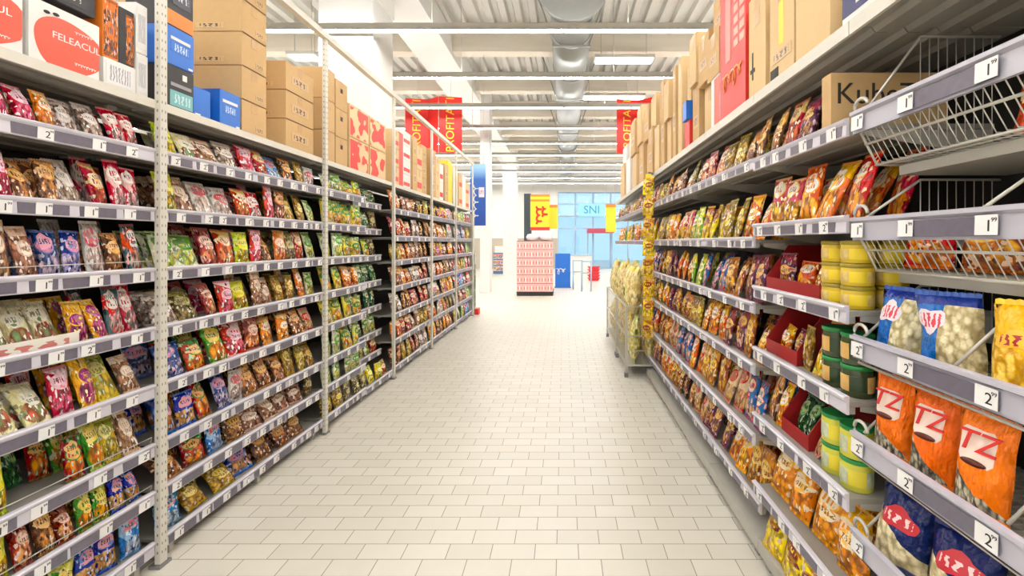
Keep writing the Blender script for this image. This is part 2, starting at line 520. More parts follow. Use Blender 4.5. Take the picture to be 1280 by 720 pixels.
des('dkgreen', 'noodle_packet', 'noodles', 'dark green noodle packet', (20, 62, 30), (60, 120, 60), (140, 170, 110), (50, 110, 44), (24, 50, 26), 'low')
des('rednoodle', 'noodle_packet', 'noodles', 'green cornered red noodle packet', (168, 34, 36), (60, 140, 60), (236, 190, 120), (244, 170, 70), (214, 70, 44), 'std', 5)
des('greenoodle', 'noodle_packet', 'noodles', 'green and yellow noodle packet', (78, 148, 54), (230, 220, 110), (244, 220, 120), (236, 160, 50), (196, 90, 40), 'std', 5)
des('yellow', 'noodle_packet', 'noodles', 'yellow noodle packet', (222, 190, 62), (150, 170, 70), (236, 226, 150), (240, 206, 80), (150, 150, 60), 'std', 6)
des('lime', 'noodle_packet', 'noodles', 'lime yellow noodle packet', (190, 212, 36), (222, 226, 90), (232, 220, 80), (226, 190, 60), (150, 110, 40))
des('redbrown', 'noodle_packet', 'noodles', 'dark red noodle packet', (122, 28, 32), (200, 120, 110), (240, 210, 190), (236, 176, 120), (190, 70, 54), 'std', 5)
des('blue', 'noodle_packet', 'noodles', 'royal blue noodle packet', (28, 56, 150), (90, 130, 200), (230, 160, 180), (220, 170, 110), (170, 110, 70), 'low', 6)
des('bluelt', 'biscuit_packet', 'biscuits', 'light blue wafer packet', (64, 128, 192), (150, 190, 220), (226, 120, 130), (190, 200, 210), (80, 120, 170), 'diag')
des('gold', 'pasta_bag', 'pasta', 'golden yellow pasta bag', (206, 166, 58), (130, 110, 40), (236, 214, 120), (216, 176, 80), (140, 100, 40), 'clear', 9)
des('choc', 'biscuit_packet', 'biscuits', 'dark chocolate biscuit packet', (78, 46, 34), (180, 120, 70), (206, 160, 90), (190, 120, 70), (96, 54, 36))
des('greenwhite', 'soup_sachet', 'soup', 'white and green soup sachet', (226, 226, 200), (112, 158, 66), (90, 150, 60), (220, 200, 90), (140, 160, 70), 'std', 5)
des('gryellow', 'soup_sachet', 'soup', 'green topped yellow soup sachet', (226, 206, 84), (86, 140, 60), (70, 130, 60), (240, 200, 90), (200, 120, 50), 'std', 5)
des('tealgreen', 'soup_sachet', 'soup', 'bottle green soup sachet', (36, 92, 66), (140, 170, 120), (220, 220, 180), (120, 150, 80), (60, 100, 60), 'std', 5)
des('redsolid', 'soup_sachet', 'soup', 'red soup sachet', (184, 30, 34), (230, 200, 120), (240, 220, 190), (226, 130, 80), (150, 40, 36))
des('orangesnack', 'crisp_bag', 'crisps', 'orange crisp bag', (226, 110, 34), (240, 190, 60), (246, 240, 226), (250, 190, 84), (206, 90, 36), 'std', 6)
des('redorange', 'crisp_bag', 'crisps', 'red and orange crisp bag', (198, 50, 30), (240, 150, 50), (240, 230, 220), (246, 180, 70), (220, 110, 40), 'diag', 6)
des('purple', 'crisp_bag', 'crisps', 'purple crisp bag', (84, 40, 72), (150, 60, 70), (226, 180, 100), (206, 150, 84), (120, 60, 60), 'std', 6)
des('brownyel', 'crisp_bag', 'crisps', 'yellow pictured brown crisp bag', (140, 76, 40), (210, 140, 60), (236, 200, 110), (240, 190, 80), (160, 90, 40), 'std', 6)
des('pinkyel', 'crisp_bag', 'crisps', 'pink and yellow crisp bag', (206, 84, 90), (240, 220, 90), (240, 226, 210), (244, 206, 80), (210, 130, 60), 'low', 6)
des('brightyel', 'crisp_bag', 'crisps', 'bright yellow snack bag', (244, 214, 30), (180, 110, 40), (120, 44, 34), (250, 226, 70), (214, 160, 40), 'std', 5)
des('greensnack', 'crisp_bag', 'crisps', 'green crisp bag', (100, 160, 50), (230, 210, 70), (236, 236, 200), (236, 200, 90), (120, 150, 60), 'std', 6)
des('bluesnack', 'crisp_bag', 'crisps', 'blue crisp bag', (40, 96, 160), (210, 60, 50), (240, 220, 200), (230, 180, 110), (90, 120, 160), 'diag', 6)
des('beige', 'crisp_bag', 'crisps', 'beige crisp bag', (222, 200, 160), (190, 60, 50), (200, 90, 60), (226, 190, 120), (180, 130, 80), 'low', 8)
des('puff', 'puffs_sack', 'snacks', 'pale corn puffs sack', (240, 226, 176), (236, 206, 110), (220, 80, 60), (250, 234, 180), (232, 206, 130), 'side', 14, (0.26, 0.50, 0.16))
des('puffgreen', 'puffs_sack', 'snacks', 'green edged corn puffs sack', (150, 180, 80), (220, 226, 150), (236, 220, 120), (246, 232, 170), (214, 204, 110), 'side', 14, (0.26, 0.50, 0.16))
# large bags by the camera
des('popblue', 'popcorn_bag', 'popcorn', 'blue and white popcorn bag', (28, 96, 176), (46, 60, 140), (240, 236, 236), (236, 226, 188), (196, 180, 130), 'side', 11, (0.20, 0.27, 0.10))
des('popnavy', 'popcorn_bag', 'popcorn', 'navy popcorn bag with red lettering', (22, 34, 92), (60, 70, 130), (22, 34, 92), (238, 226, 190), (200, 184, 140), 'big', 8, (0.20, 0.28, 0.10))
des('popyel', 'corn_snack_bag', 'snacks', 'yellow corn snack bag', (246, 190, 40), (240, 214, 70), (150, 24, 44), (248, 214, 110), (226, 170, 60), 'big', 10, (0.20, 0.30, 0.10))
des('seed', 'seed_bag', 'seeds', 'tall orange sunflower seed bag', (236, 104, 24), (236, 120, 40), (244, 226, 212), (226, 216, 190), (66, 60, 56), 'big', 14, (0.15, 0.33, 0.085))
des('gingery', 'corn_snack_bag', 'snacks', 'amber corn snack bag', (232, 146, 30), (244, 190, 70), (244, 226, 190), (244, 170, 60), (210, 120, 30), 'std', 8, (0.17, 0.25, 0.09))
DES['popnavy']['lab'] = stroke_mat('label_popnavy_red', (196, 40, 52), (244, 214, 214), 30)
DES['popblue']['lab'] = stroke_mat('label_popblue_red', (232, 220, 226), (206, 44, 60), 34, 0.2, 0.8)
DES['popyel']['lab'] = stroke_mat('label_popyel_red', (246, 186, 40), (160, 24, 44), 30, 0.2, 0.8)
DES['seed']['lab'] = flat('label_seed_white', (244, 226, 212), 0.4)
LABPOS = {'std': (0.5, 0.66, 0.40, 0.13), 'clear': (0.5, 0.56, 0.33, 0.13), 'diag': (0.45, 0.72, 0.38, 0.12), 'low': (0.5, 0.70, 0.40, 0.14), 'side': (0.36, 0.55, 0.28, 0.12)}
SPEC = {'popblue': (0.30, 0.66, 0.25, 0.13), 'popnavy': (0.5, 0.66, 0.36, 0.12), 'popyel': (0.36, 0.62, 0.30, 0.08), 'seed': (0.42, 0.68, 0.34, 0.15)}
for k_, d_ in (('pinkred', 'std'), ('redwhite', 'diag'), ('orange', 'std'), ('clear', 'clear'), ('brown', 'std'), ('peach', 'clear'), ('navy', 'low'), ('olive', 'clear'), ('teal', 'diag'),
               ('dkgreen', 'low'), ('blue', 'low'), ('bluelt', 'diag'), ('gold', 'clear'), ('redorange', 'diag'), ('pinkyel', 'low'), ('bluesnack', 'diag'), ('beige', 'low'), ('puff', 'side'), ('puffgreen', 'side')):
    DES[k_]['lay'] = d_

def pack(key, detailed):
    """a new pack of a design; detailed ones carry their label and crimped seal as parts"""
    d = DES[key]; w, h, dp = d['dims']
    var = random.randrange(3)
    ck = (detailed, var)
    if ck not in d['mesh']:
        ph = 0.7 + 2.1 * var + 0.37 * len(d['mesh'])
        if detailed:
            lp = SPEC.get(key) or LABPOS[d.get('lay', 'std')]
            if key not in SPEC:
                lp = (lp[0] + [0, -0.1, 0.12][var], lp[1] + [0, 0.05, -0.12][var], lp[2] * [0.9, 0.7, 0.8][var], lp[3] * [1.0, 1.25, 0.9][var])
            d['mesh'][ck] = (bag_body(d['kind'], d['mat'], w, h, dp, ph, 10, 12, 0.945), bag_seal(w, h, d['seal'], dp, ph),
                             bag_label(w, h, dp, ph, d['lab'], *lp, square=key == 'seed'))
        else:
            d['mesh'][ck] = (bag_body(d['kind'], d['mat'], w, h, dp, ph, 6, 8),)
    ms = d['mesh'][ck]
    o = obj(d['kind'], ms[0])
    if detailed:
        obj('seal', ms[1], o); obj('brand_label', ms[2], o)
    return o

def settle(o, side, xf, y, z, extra=()):
    """stand o on height z with its front at xf (side +1 faces +x, -1 faces -x), centred on y"""
    m = o.rotation_euler.to_matrix() @ Matrix.Diagonal(o.scale)
    pts = [m @ v.co for v in o.data.vertices]
    zmin = min(p.z for p in pts)
    ys = [p.y for p in pts]
    xm = max(p.x for p in pts) if side > 0 else min(p.x for p in pts)
    o.location = (xf - xm, y - (min(ys) + max(ys)) / 2, z - zmin)
    xs = [p.x for p in pts]
    return max(xs) - min(xs)

ORD = ['zeroth', 'first', 'second', 'third', 'fourth', 'fifth', 'sixth', 'seventh', 'eighth', 'ninth', 'tenth', 'eleventh', 'twelfth', 'thirteenth', 'fourteenth', 'fifteenth', 'sixteenth', 'seventeenth', 'eighteenth', 'nineteenth', 'twentieth', 'twenty-first', 'twenty-second', 'twenty-third', 'twenty-fourth']
SHELFWORD = ['floor-level shelf', 'first shelf up', 'second shelf up', 'third shelf up', 'fourth shelf up', 'fifth shelf up', 'sixth shelf up', 'seventh shelf up']

def fill_row(spec, side, xf, y0, y1, z, gap, shelf, bay, detailed, rev=False, fit=True):
    """spec: list of (design, facings, mode); mode s: one deep, d: two deep, f: a file of four leaning back, l: slumped, e: empty place"""
    wid = {'b': 0.8, 's': 1.0, 'd': 1.0, 'f': 1.1, 'l': 1.2, 'e': 1.0}
    tot = sum(n * wid[m] for _k, n, m in spec)
    step = (y1 - y0) / tot
    y = y0
    total_n = sum(n for _k, n, m in spec if m != 'e'); i = 0
    for key, n, mode in spec:
        for _ in range(n):
            sw = step * wid[mode]
            yc = y + sw / 2; y += sw
            if mode == 'e': continue
            i += 1
            d = DES[key]; w, h, dp = d['dims']
            deep = {'b': 1, 's': 1, 'd': 2, 'f': 4, 'l': 1}[mode]
            lean0 = {'b': 6, 's': 8, 'd': 12, 'f': 24, 'l': 30}[mode]
            xx = xf - side * random.uniform(0.0, 0.02)
            rz = random.uniform(-11, 11); roll = random.uniform(-4.5, 4.5); dz_ = random.uniform(-3, 9)
            if mode == 'f': rz = random.uniform(0, 12) * -side; roll = random.uniform(-4, 4)
            hh = min(gap * random.uniform(0.76, 1.0), 0.235) / h
            if mode == 'b': xx -= side * 0.17
            for k in range(deep):
                o = pack(key, detailed and k < 2)
                lean = -(lean0 + dz_ + random.uniform(-3, 3) * (mode != 'f') + (2.0 * k if mode != 'f' else 0))
                if side < 0: o.rotation_euler = (R(roll), R(lean), R(180 + rz))
                else: o.rotation_euler = (R(roll), R(lean), R(rz))
                sd = 0.75 if mode == 'f' else 1.0
                if deep == 2: sd = 0.85
                o.scale = (sd, sw * random.uniform(0.84, 0.93) / w, hh * (1 + 0.05 * k * (mode == 'd')))
                settle(o, side, xx, yc, z)
                num = (total_n + 1 - i) if rev else i
                pos = f"{ORD[num]} before post" if rev else f"{ORD[num]} along"
                beh = ['', ' behind', ' third-row', ' fourth-row'][k] if deep > 1 else ''
                tag(o, f"{d['desc']}{beh}, {pos}, {shelf}, {bay}", d['cat'], f"packets on the {shelf} of the {bay}")
                if mode == 'f': xx -= side * 0.047
                else: xx -= side * 0.14

# ------------------------------------------------------------------ price tags and shelves
def tag_mesh(ch):
    mb = MB(); mb.box(0, 0.0016, -0.024, 0.024, -0.021, 0.021, 0)
    me = mb.mesh('price_tag', [M['tag'], M['ink']])
    t = text_mesh(ch, 0.034, M['ink'], 0.0003)
    t2 = text_mesh('99', 0.012, M['ink'], 0.0003)
    bm = bmesh.new(); bm.from_mesh(me)
    for src, dy, dz in ((t, 0.006, -0.003), (t2, 0.017, 0.010)):
        nf = len(bm.faces)
        tmp = src.copy(); tmp.transform(Matrix.Translation((0.0019, dy, dz)))
        bm.from_mesh(tmp); bpy.data.meshes.remove(tmp)
        bm.faces.ensure_lookup_table()
        for f in bm.faces[nf:]: f.material_index = 1
    bm.to_mesh(me); bm.free()
    return me
TAG1 = tag_mesh('1'); TAG2 = tag_mesh('2')

def shelf(side, xf, y0, y1, z, depth, label, group, tags=5, tagm=None, rail=True, brackets=False, wire=False, railh=0.062):
    """board, price rail with inserts, tags; local +x = towards the aisle"""
    L = y1 - y0
    root = empty('gondola_shelf', (xf, (y0 + y1) / 2, z), 0 if side > 0 else PI)
    tag(root, label, 'shelf', group)
    mb = MB()
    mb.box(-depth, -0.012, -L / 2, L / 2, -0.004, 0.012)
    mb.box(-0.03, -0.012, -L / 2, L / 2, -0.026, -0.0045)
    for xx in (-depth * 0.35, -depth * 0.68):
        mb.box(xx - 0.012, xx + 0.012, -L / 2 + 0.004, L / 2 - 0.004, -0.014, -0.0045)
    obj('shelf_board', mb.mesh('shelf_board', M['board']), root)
    if rail:
        h = railh / 2
        mb = MB()
        mb.prism([(-0.0115, -h), (-0.004, -h), (-0.001, -h + 0.004), (-0.003, h - 0.020), (0.004, h - 0.011), (0.006, h - 0.004), (0.002, h), (-0.0115, h + 0.002)], -L / 2, L / 2, 0)
        yy = -L / 2 + 0.02
        rr = random.Random(int(z * 1000) + int(y0 * 100))
        while yy < L / 2 - 0.09:
            ln = min(rr.uniform(0.06, 0.22), L / 2 - 0.02 - yy)
            mb.box(-0.003, -0.0004, yy, yy + ln, -h + 0.005, h - 0.019, 1)
            yy += ln + rr.uniform(0.004, 0.05)
        obj('price_rail', mb.mesh('price_rail', [M['rail'], M['insert']]), root)
        for k in range(tags):
            yt = -L / 2 + L * (k + 0.5 + rr.uniform(-0.22, 0.22)) / tags
            obj('price_tag', tagm or (TAG1 if rr.random() < 0.7 else TAG2), root, (0.0004, yt, -0.006 + rr.uniform(-0.001, 0.001)), (0, R(2), 0))
    if wire:
        mb = MB()
        mb.tube([(-0.012, -L / 2 + 0.01, 0.03), (-0.006, -L / 2 + 0.01, 0.062), (-0.006, L / 2 - 0.01, 0.062), (-0.012, L / 2 - 0.01, 0.03)], 0.0022)
        obj('guard_wire', mb.mesh('guard_wire', M['wire']), root)
    if brackets:
        for s in (-1, 1):
            mb = MB()
            yb = s * (L / 2 - 0.006)
            mb.prism([(-depth, -0.09), (-depth, -0.005), (-0.05, -0.005), (-0.05, -0.02)], yb - 0.0015, yb + 0.0015, 0)
            obj('bracket', mb.mesh('bracket', M['shelf']), root)
    return root

# ------------------------------------------------------------------ room
def box_struct(name, x0, x1, y0, y1, z0, z1, m):
    mb = MB(); mb.box(x0, x1, y0, y1, z0, z1)
    return struct(obj(name, mb.mesh(name, m)))
HX, HY0, HY1, ZR = 13.0, -6.0, 24.0, 6.12
box_struct('floor', -HX, HX, HY0, HY1 + 12, -0.1, 0.0, M['floor'])
box_struct('wall_left', -HX - 0.2, -HX, HY0, HY1, 0, ZR + 0.3, M['wallw'])
box_struct('wall_right', HX, HX + 0.2, HY0, HY1, 0, ZR + 0.3, M['wallw'])
box_struct('wall_back', -HX, HX, HY0 - 0.2, HY0, 0, ZR + 0.3, M['wallw'])
WX0, WX1, WZ = -0.35, 5.6, 4.3
mb = MB()
mb.box(-HX, WX0, HY1, HY1 + 0.25, 0, ZR + 0.3); mb.box(WX1, HX, HY1, HY1 + 0.25, 0, ZR + 0.3); mb.box(WX0, WX1, HY1, HY1 + 0.25, WZ, ZR + 0.3)
struct(obj('wall_front', mb.mesh('wall_front', M['wallw'])))
# corrugated roof deck, ribs running along the aisle
mb = MB(); per = 0.30; x = -HX; prof = []
while x < HX:
    prof += [(x, ZR), (x + 0.13, ZR), (x + 0.165, ZR + 0.09), (x + 0.265, ZR + 0.09)]
    x += per
prof.append((HX, ZR))
n = len(prof)
for y in (HY0, HY1 + 0.25):
    for px_, pz_ in prof: mb.v.append((px_, y, pz_))
for y in (HY0, HY1 + 0.25):
    for px_, pz_ in prof: mb.v.append((px_, y, pz_ + 0.02))
for i in range(n - 1):
    mb.face((i, i + 1, n + i + 1, n + i)); mb.face((2 * n + i, 3 * n + i, 3 * n + i + 1, 2 * n + i + 1))
struct(obj('ceiling', mb.mesh('ceiling', M['roof'])))
YB = 9.4
k = -6
while YB + 2.4 * k < HY1 - 0.4:
    yb = YB + 2.4 * k; k += 1
    if yb < HY0 + 0.3: continue
    mb = MB(); mb.prism([(-0.14, 5.6), (0.14, 5.6), (0.14, 5.66), (0.07, 5.72), (0.07, ZR), (-0.07, ZR), (-0.07, 5.72), (-0.14, 5.66)], 0, 1)
    me = MB(); me.prism([(yb + a, b) for a, b in [(-0.14, 5.6), (0.14, 5.6), (0.14, 5.7), (0.10, ZR - 0.002), (-0.10, ZR - 0.002), (-0.14, 5.7)]], -HX, HX, 0, 'x')
    struct(obj('beam', me.mesh('beam', M['beam'])))
mb = MB(); mb.prism([(-3.18, 5.47), (-2.40, 5.47), (-2.46, 6.1), (-3.12, 6.1)], HY0, HY1, 0)
struct(obj('main_beam', mb.mesh('main_beam', M['wallw'])))
mb = MB(); mb.box(-3.70, -2.88, 6.45, 7.2, 0, 5.46); mb.box(-3.74, -2.84, 6.41, 7.24, 0.0, 0.12); mb.box(-3.72, -2.86, 6.43, 7.22, 5.2, 5.465)
struct(obj('pillar', mb.mesh('pillar', M['wallw'])))

# facade window with mullions
wroot = struct(empty('window_1', ((WX0 + WX1) / 2, HY1 + 0.1, 0)))
mb = MB(); hw = (WX1 - WX0) / 2
nx = 6
for i in range(nx + 1):
    xx = -hw + 2 * hw * i / nx
    mb.box(xx - 0.045, xx + 0.045, -0.06, 0.06, 0, WZ)
for zz in (0.03, 2.25, 2.95, 3.62, WZ - 0.04):
    mb.box(-hw, hw, -0.05, 0.05, zz - 0.04, zz + 0.04)
struct(obj('window_frame', mb.mesh('window_frame', M['mullion']), wroot))
mb = MB(); mb.box(-hw, hw, -0.008, 0.008, 0.02, WZ - 0.02)
struct(obj('window_glass', mb.mesh('window_glass', M['glass']), wroot))
# lettering seen on the glass
o = empty('window_sign', (1.55, HY1 - 0.06, 3.28)); tag(o, 'pale cyan lettering sign high on the entrance glass', 'sign')
mb = MB(); mb.box(-0.75, 0.75, -0.01, 0.01, -0.36, 0.36)
obj('sign_plate', mb.mesh('sign_plate', flat('sign_cyan', (150, 214, 236), 0.4)), o)
obj('lettering', text_mesh('SNI', 0.62, flat('sign_deep_cyan', (40, 150, 190), 0.4), 0.004), o, (0, -0.02, 0), (0, 0, -PI / 2))
# red canopy over the entrance doors
o = empty('entrance_canopy', (2.0, HY1 - 0.5, 0)); tag(o, 'dark red canopy strip above the entrance doors', 'canopy')
mb = MB(); mb.box(-0.72, 0.72, -0.3, 0.42, 1.98, 2.22); obj('canopy_fascia', mb.mesh('canopy_fascia', flat('canopy_red', (168, 60, 84), 0.5)), o)
mb = MB(); mb.box(-0.70, -0.64, 0.3, 0.36, 0, 1.98); mb.box(0.64, 0.70, 0.3, 0.36, 0, 1.98); obj('canopy_post', mb.mesh('canopy_post', M['mullion']), o)

# light tracks
for k in range(-6, 10):
    y = 6.32 + 1.81 * k
    if y < HY0 + 0.3 or y > HY1 - 0.5: continue
    near_b = abs((y - YB + 1.2) % 2.4 - 1.2) < 0.17
    zhang = 5.597 if near_b else ZR - 0.004
    o = empty('light_track', (0, y, 4.6))
    tag(o, f"long white fluorescent light track across the hall, {ORD[k + 1] if k >= 0 else 'near the camera'}{' from the camera' if k >= 0 else ', ' + ORD[-k] + ' back'}", 'ceiling light', 'light tracks across the hall')
    mb = MB(); mb.prism([(y_, z_) for y_, z_ in ((-0.07, -0.012), (-0.05, -0.012), (-0.05, 0.004), (0.05, 0.004), (0.05, -0.012), (0.07, -0.012), (0.05, 0.09), (-0.05, 0.09))], -12.5, 12.5, 0, 'x')
    obj('track_housing', mb.mesh('track_housing', M['shelf']), o)
    mb = MB()
    for j in range(16):
        a = -12.5 + 25 * j / 16
        mb.box(a + 0.02, a + 25 / 16 - 0.02, -0.026, 0.026, -0.008, 0.003)
    obj('lamp_tube', mb.mesh('lamp_tube', M['tube']), o)
    for xx in (-4.8, -1.95, 0.95, 3.8):
        mb = MB(); mb.tube([(xx, 0, 0.09), (xx, 0, zhang - 4.6)], 0.006, 5)
        obj('hanging_wire', mb.mesh('hanging_wire', M['wire']), o)
    mb = MB()
    for j in range(16):
        a = -12.5 + 25 * j / 16
        mb.box(a + 0.02, a + 25 / 16 - 0.02, -0.007, 0.007, 0.0905, 0.096)
    obj('added_uplight', mb.mesh('added_uplight', M['tube']), o)  # upward strip added only to brighten the ceiling
# bright fluorescent panels between beams
for i, (x0, x1, y, z) in enumerate(((0.66, 1.85, 8.99, 5.3), (-5.4, -4.9, 8.5, 5.15), (0.5, 2.1, 11.3, 5.3), (-1.2, -0.2, 20.0, 5.2), (2.6, 3.9, 12.6, 5.3))):
    o = empty('ceiling_light', ((x0 + x1) / 2, y, z)); hw_ = (x1 - x0) / 2
    tag(o, f"bright white rectangular ceiling lamp hung below the beams, {ORD[i + 1]} nearest", 'ceiling light')
    mb = MB(); mb.box(-hw_ - 0.03, hw_ + 0.03, -0.16, 0.16, 0.0, 0.06)
    for s in (-1, 1): mb.box(s * hw_ * 0.8 - 0.006, s * hw_ * 0.8 + 0.006, -0.006, 0.006, 0.06, ZR - z)
    obj('lamp_housing', mb.mesh('lamp_housing', M['shelf']), o)
    mb = MB(); mb.box(-hw_, hw_, -0.13, 0.13, -0.03, -0.001); obj('diffuser', mb.mesh('diffuser', M['panel']), o)

# ventilation duct
def ring(mb, y0, y1, r, rx=0.13, z=5.1, seg=28, mi=0):
    b = len(mb.v)
    for y in (y0, y1):
        for k in range(seg):
            a = 2 * PI * k / seg; mb.v.append((rx + r * math.cos(a), y, z + r * math.sin(a)))
    for k in range(seg): mb.face((b + k, b + (k + 1) % seg, b + seg + (k + 1) % seg, b + seg + k), mi, None, True)
    mb.face([b + k for k in range(seg)][::-1], mi); mb.face([b + seg + k for k in range(seg)], mi)
o = empty('ventilation_duct', (0, 0, 0)); tag(o, 'large round galvanised ventilation duct hung along the ceiling', 'duct')
mb = MB()
ring(mb, 6.55, 6.62, 0.55, z=5.42); ring(mb, 6.62, 6.85, 0.48, z=5.42); ring(mb, 6.85, 16.0, 0.35, z=5.2); ring(mb, 16.3, 23.5, 0.33, z=5.2)
obj('duct_pipe', mb.mesh('duct_pipe', M['duct']), o)
for y in (7.4, 9.0, 10.8, 12.6, 14.4):
    mb = MB(); ring(mb, y, y + 0.05, 0.365, z=5.2); obj('joint_band', mb.mesh('joint_band', M['duct']), o)
mb = MB(); ring(mb, 15.9, 16.35, 0.39, z=5.2)
obj('mixing_box', mb.mesh('mixing_box', M['duct']), o)
for y in (7.3, 10.1, 13.2):
    mb = MB()
    for s in (-1, 1): mb.tube([(0.13 + s * 0.30, y, 4.84), (0.13 + s * 0.72, y, ZR - 0.01)], 0.016, 6)
    mb.box(0.13 - 0.32, 0.13 + 0.32, y - 0.02, y + 0.02, 4.80, 4.835)
    obj('hanger', mb.mesh('hanger', M['duct']), o)

# ------------------------------------------------------------------ left gondola
XL = -1.84
POSTS = [1.95, 3.29, 4.615, 5.94, 7.27, 8.60]
LZ = [0.09, 0.32, 0.535, 0.80, 1.06, 1.325, 1.595, 1.862]
LZ3 = [0.085, 0.38, 0.665, 0.96, 1.245, 1.515, 1.815]
TOPZ = 2.095
BAYS = [(0.65, 1.95), *zip(POSTS, POSTS[1:])]
BAYN = ['nearest left bay', 'second left bay', 'third left bay', 'fourth left bay', 'fifth left bay', 'sixth left bay']
mb = MB()
h_ = MB(); h_.box(-0.013, 0.013, -0.017, 0.017, 0.015, 3.03)
for i, y in enumerate(POSTS):
    o = empty('shelving_upright', (XL + 0.004, y, 0))
    tag(o, f"slim white perforated shelving upright, {ORD[i + 1]} from the camera", 'shelving upright', 'uprights of the left shelving')
    obj('post', h_.mesh('post', M['post']) if i == 0 else bpy.data.objects['post'].data, o)
    f = MB(); f.box(-0.03, 0.022, -0.03, 0.03, 0, 0.014); obj('foot_plate', f.mesh('foot_plate', M['grey']), o)
    if i < 2:
        s_ = MB()
        zz = 0.06
        while zz < 3.0:
            s_.box(0.0131, 0.0135, -0.010, -0.006, zz, zz + 0.012); s_.box(0.0131, 0.0135, 0.006, 0.010, zz, zz + 0.012)
            s_.box(-0.003, 0.003, -0.0175, -0.0171, zz, zz + 0.012)
            zz += 0.04
        obj('slot_holes', s_.mesh('slot_holes', M['hole']), o)
o = obj('shelving_top_rail', MB().box(XL - 0.02, XL + 0.028, 1.2, 8.63, 3.03, 3.075).mesh('shelving_top_rail', M['post'])); tag(o, 'long white rail joining tops of the left shelving uprights', 'rail')

for b, (y0, y1) in enumerate(BAYS):
    zs = LZ if b < 3 else LZ3
    a, c = y0 + (0.024 if b else 0), y1 - 0.024
    o = obj('shelving_backboard', MB().box(XL - 0.54, XL - 0.50, y0 + 0.002, y1 - 0.002, 0.0, 2.073).mesh('shelving_backboard', M['back'])); tag(o, f"shade-darkened backboard behind the goods of the {BAYN[b]}", 'back panel', 'backboards of the left shelving')
    for i, z in enumerate(zs):
        base = i == 0
        if b == 2:   # half of this bay has shelves set back
            mid = 3.98
            shelf(1, XL, a, mid - 0.003, z, 0.49, f"white shelf under soup sachets, {SHELFWORD[i]}, near half of {BAYN[b]}", 'shelves of the left shelving', 3, None)
            shelf(1, XL - (0 if base else 0.12), mid + 0.003, c, z - 0.015, 0.38 if not base else 0.49, f"white shelf set back, {SHELFWORD[i]}, far half of {BAYN[b]}", 'shelves of the left shelving', 3, None)
        else:
            shelf(1, XL, a, c, z, 0.49, f"white shelf with grey price rail, {SHELFWORD[i]}, {BAYN[b]}", 'shelves of the left shelving', [8, 9, 0, 4, 0, 0][b], None, wire=(b == 0 and i in (1, 2, 5)))
    # plinth and legs
    o = empty('shelving_plinth', (XL - 0.06, (y0 + y1) / 2, 0)); tag(o, f"low grey plinth with feet under the {BAYN[b]}", 'plinth', 'plinths of the left shelving')
    L = c - a
    obj('kick_board', MB().box(-0.03, -0.01, -L / 2, L / 2, 0.012, 0.04).mesh('kick_board', M['grey']), o)
    for s in (-0.45, 0.0, 0.45):
        obj('foot', MB().box(-0.009, 0.03, s * L - 0.012, s * L + 0.012, 0, 0.04).mesh('foot', M['shelf']), o)
    # top storage deck
    o = empty('storage_deck', (XL - 0.004, (y0 + y1) / 2, TOPZ)); tag(o, f"pale steel storage deck on top of the {BAYN[b]}", 'shelf', 'storage decks of the left shelving')
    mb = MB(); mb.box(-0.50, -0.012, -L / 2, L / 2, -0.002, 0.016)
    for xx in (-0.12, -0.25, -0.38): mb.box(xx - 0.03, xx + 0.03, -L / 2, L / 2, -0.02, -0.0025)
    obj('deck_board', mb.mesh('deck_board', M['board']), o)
    obj('front_lip', MB().box(-0.0115, 0.0, -L / 2, L / 2, -0.02, 0.018).mesh('front_lip', M['post']), o)

S = lambda s: [(p.split('*')[0], int(p.split('*')[1][:-1]), p[-1]) for p in s.split()]
ROW0 = [  # nearest bay, floor to top (from the near end)
    'redbrown*2d greenoodle*1s blue*2d bluelt*1s',
    'lime*1s redbrown*1d brown*1s redbrown*1s greenoodle*2d blue*2d',
    'lime*1s dkgreen*3b rednoodle*1d greenoodle*1d yellow*1d peach*1f',
    'cream*2f pinkred*1d yelpurp*1d yellow*1f peach*1d',
    'cream*3f yelpurp*2d teal*1d redwhite*1s',
    'peach*2d navy*2d white*1d brown*1d teal*1d',
    'pinkred*1d brown*2f clear*1f redsolid*1s redwhite*2d',
    'pinkred*2d orange*1d clear*2f redwhite*2d']
ROW1 = [
    'bluelt*1s gold*2l blue*1l choc*3f x*1e',
    'brown*1l rednoodle*1d bluelt*1d choc*1f peach*4f olive*1s',
    'blue*2d rednoodle*1d navy*1d white*1s brown*3f gold*3d',
    'navy*1d rednoodle*1d greenoodle*1d pinkred*1d redbrown*1d orange*2d brown*1f beige*1d',
    'clear*1f olive*1f redbrown*1d pinkred*1d lime*1s peach*2d gold*2d orange*1d greenwhite*1d',
    'greenwhite*2f redbrown*1d redsolid*1d lime*1s pinkred*1d brown*1d orange*1d olive*1d redsolid*1s greenwhite*1d',
    'lime*1s peach*1f white*2f redsolid*1d redwhite*1d pinkred*1d brown*1s gold*2d greenwhite*1d',
    'lime*1s cream*1f peach*1f clear*1f pinkred*1f redsolid*1s bluelt*1f brown*1d gold*1d white*1s']
ROW2A = ['gold*2s olive*2s', 'greenwhite*4s', 'greenwhite*2s gryellow*2s', 'gryellow*4s', 'gryellow*2s orange*2s', 'greenwhite*2s gryellow*2s', 'gryellow*4s', 'greenwhite*2s gryellow*2s']
ROW2B = ['olive*1s yellow*2s redsolid*1s', 'gold*1s greenwhite*2s redsolid*1s', 'tealgreen*2s greenwhite*2s', 'tealgreen*4s', 'redsolid*1s tealgreen*3s', 'tealgreen*2s gryellow*1s olive*1s', 'tealgreen*3s olive*1s', 'redsolid*2s tealgreen*2s']
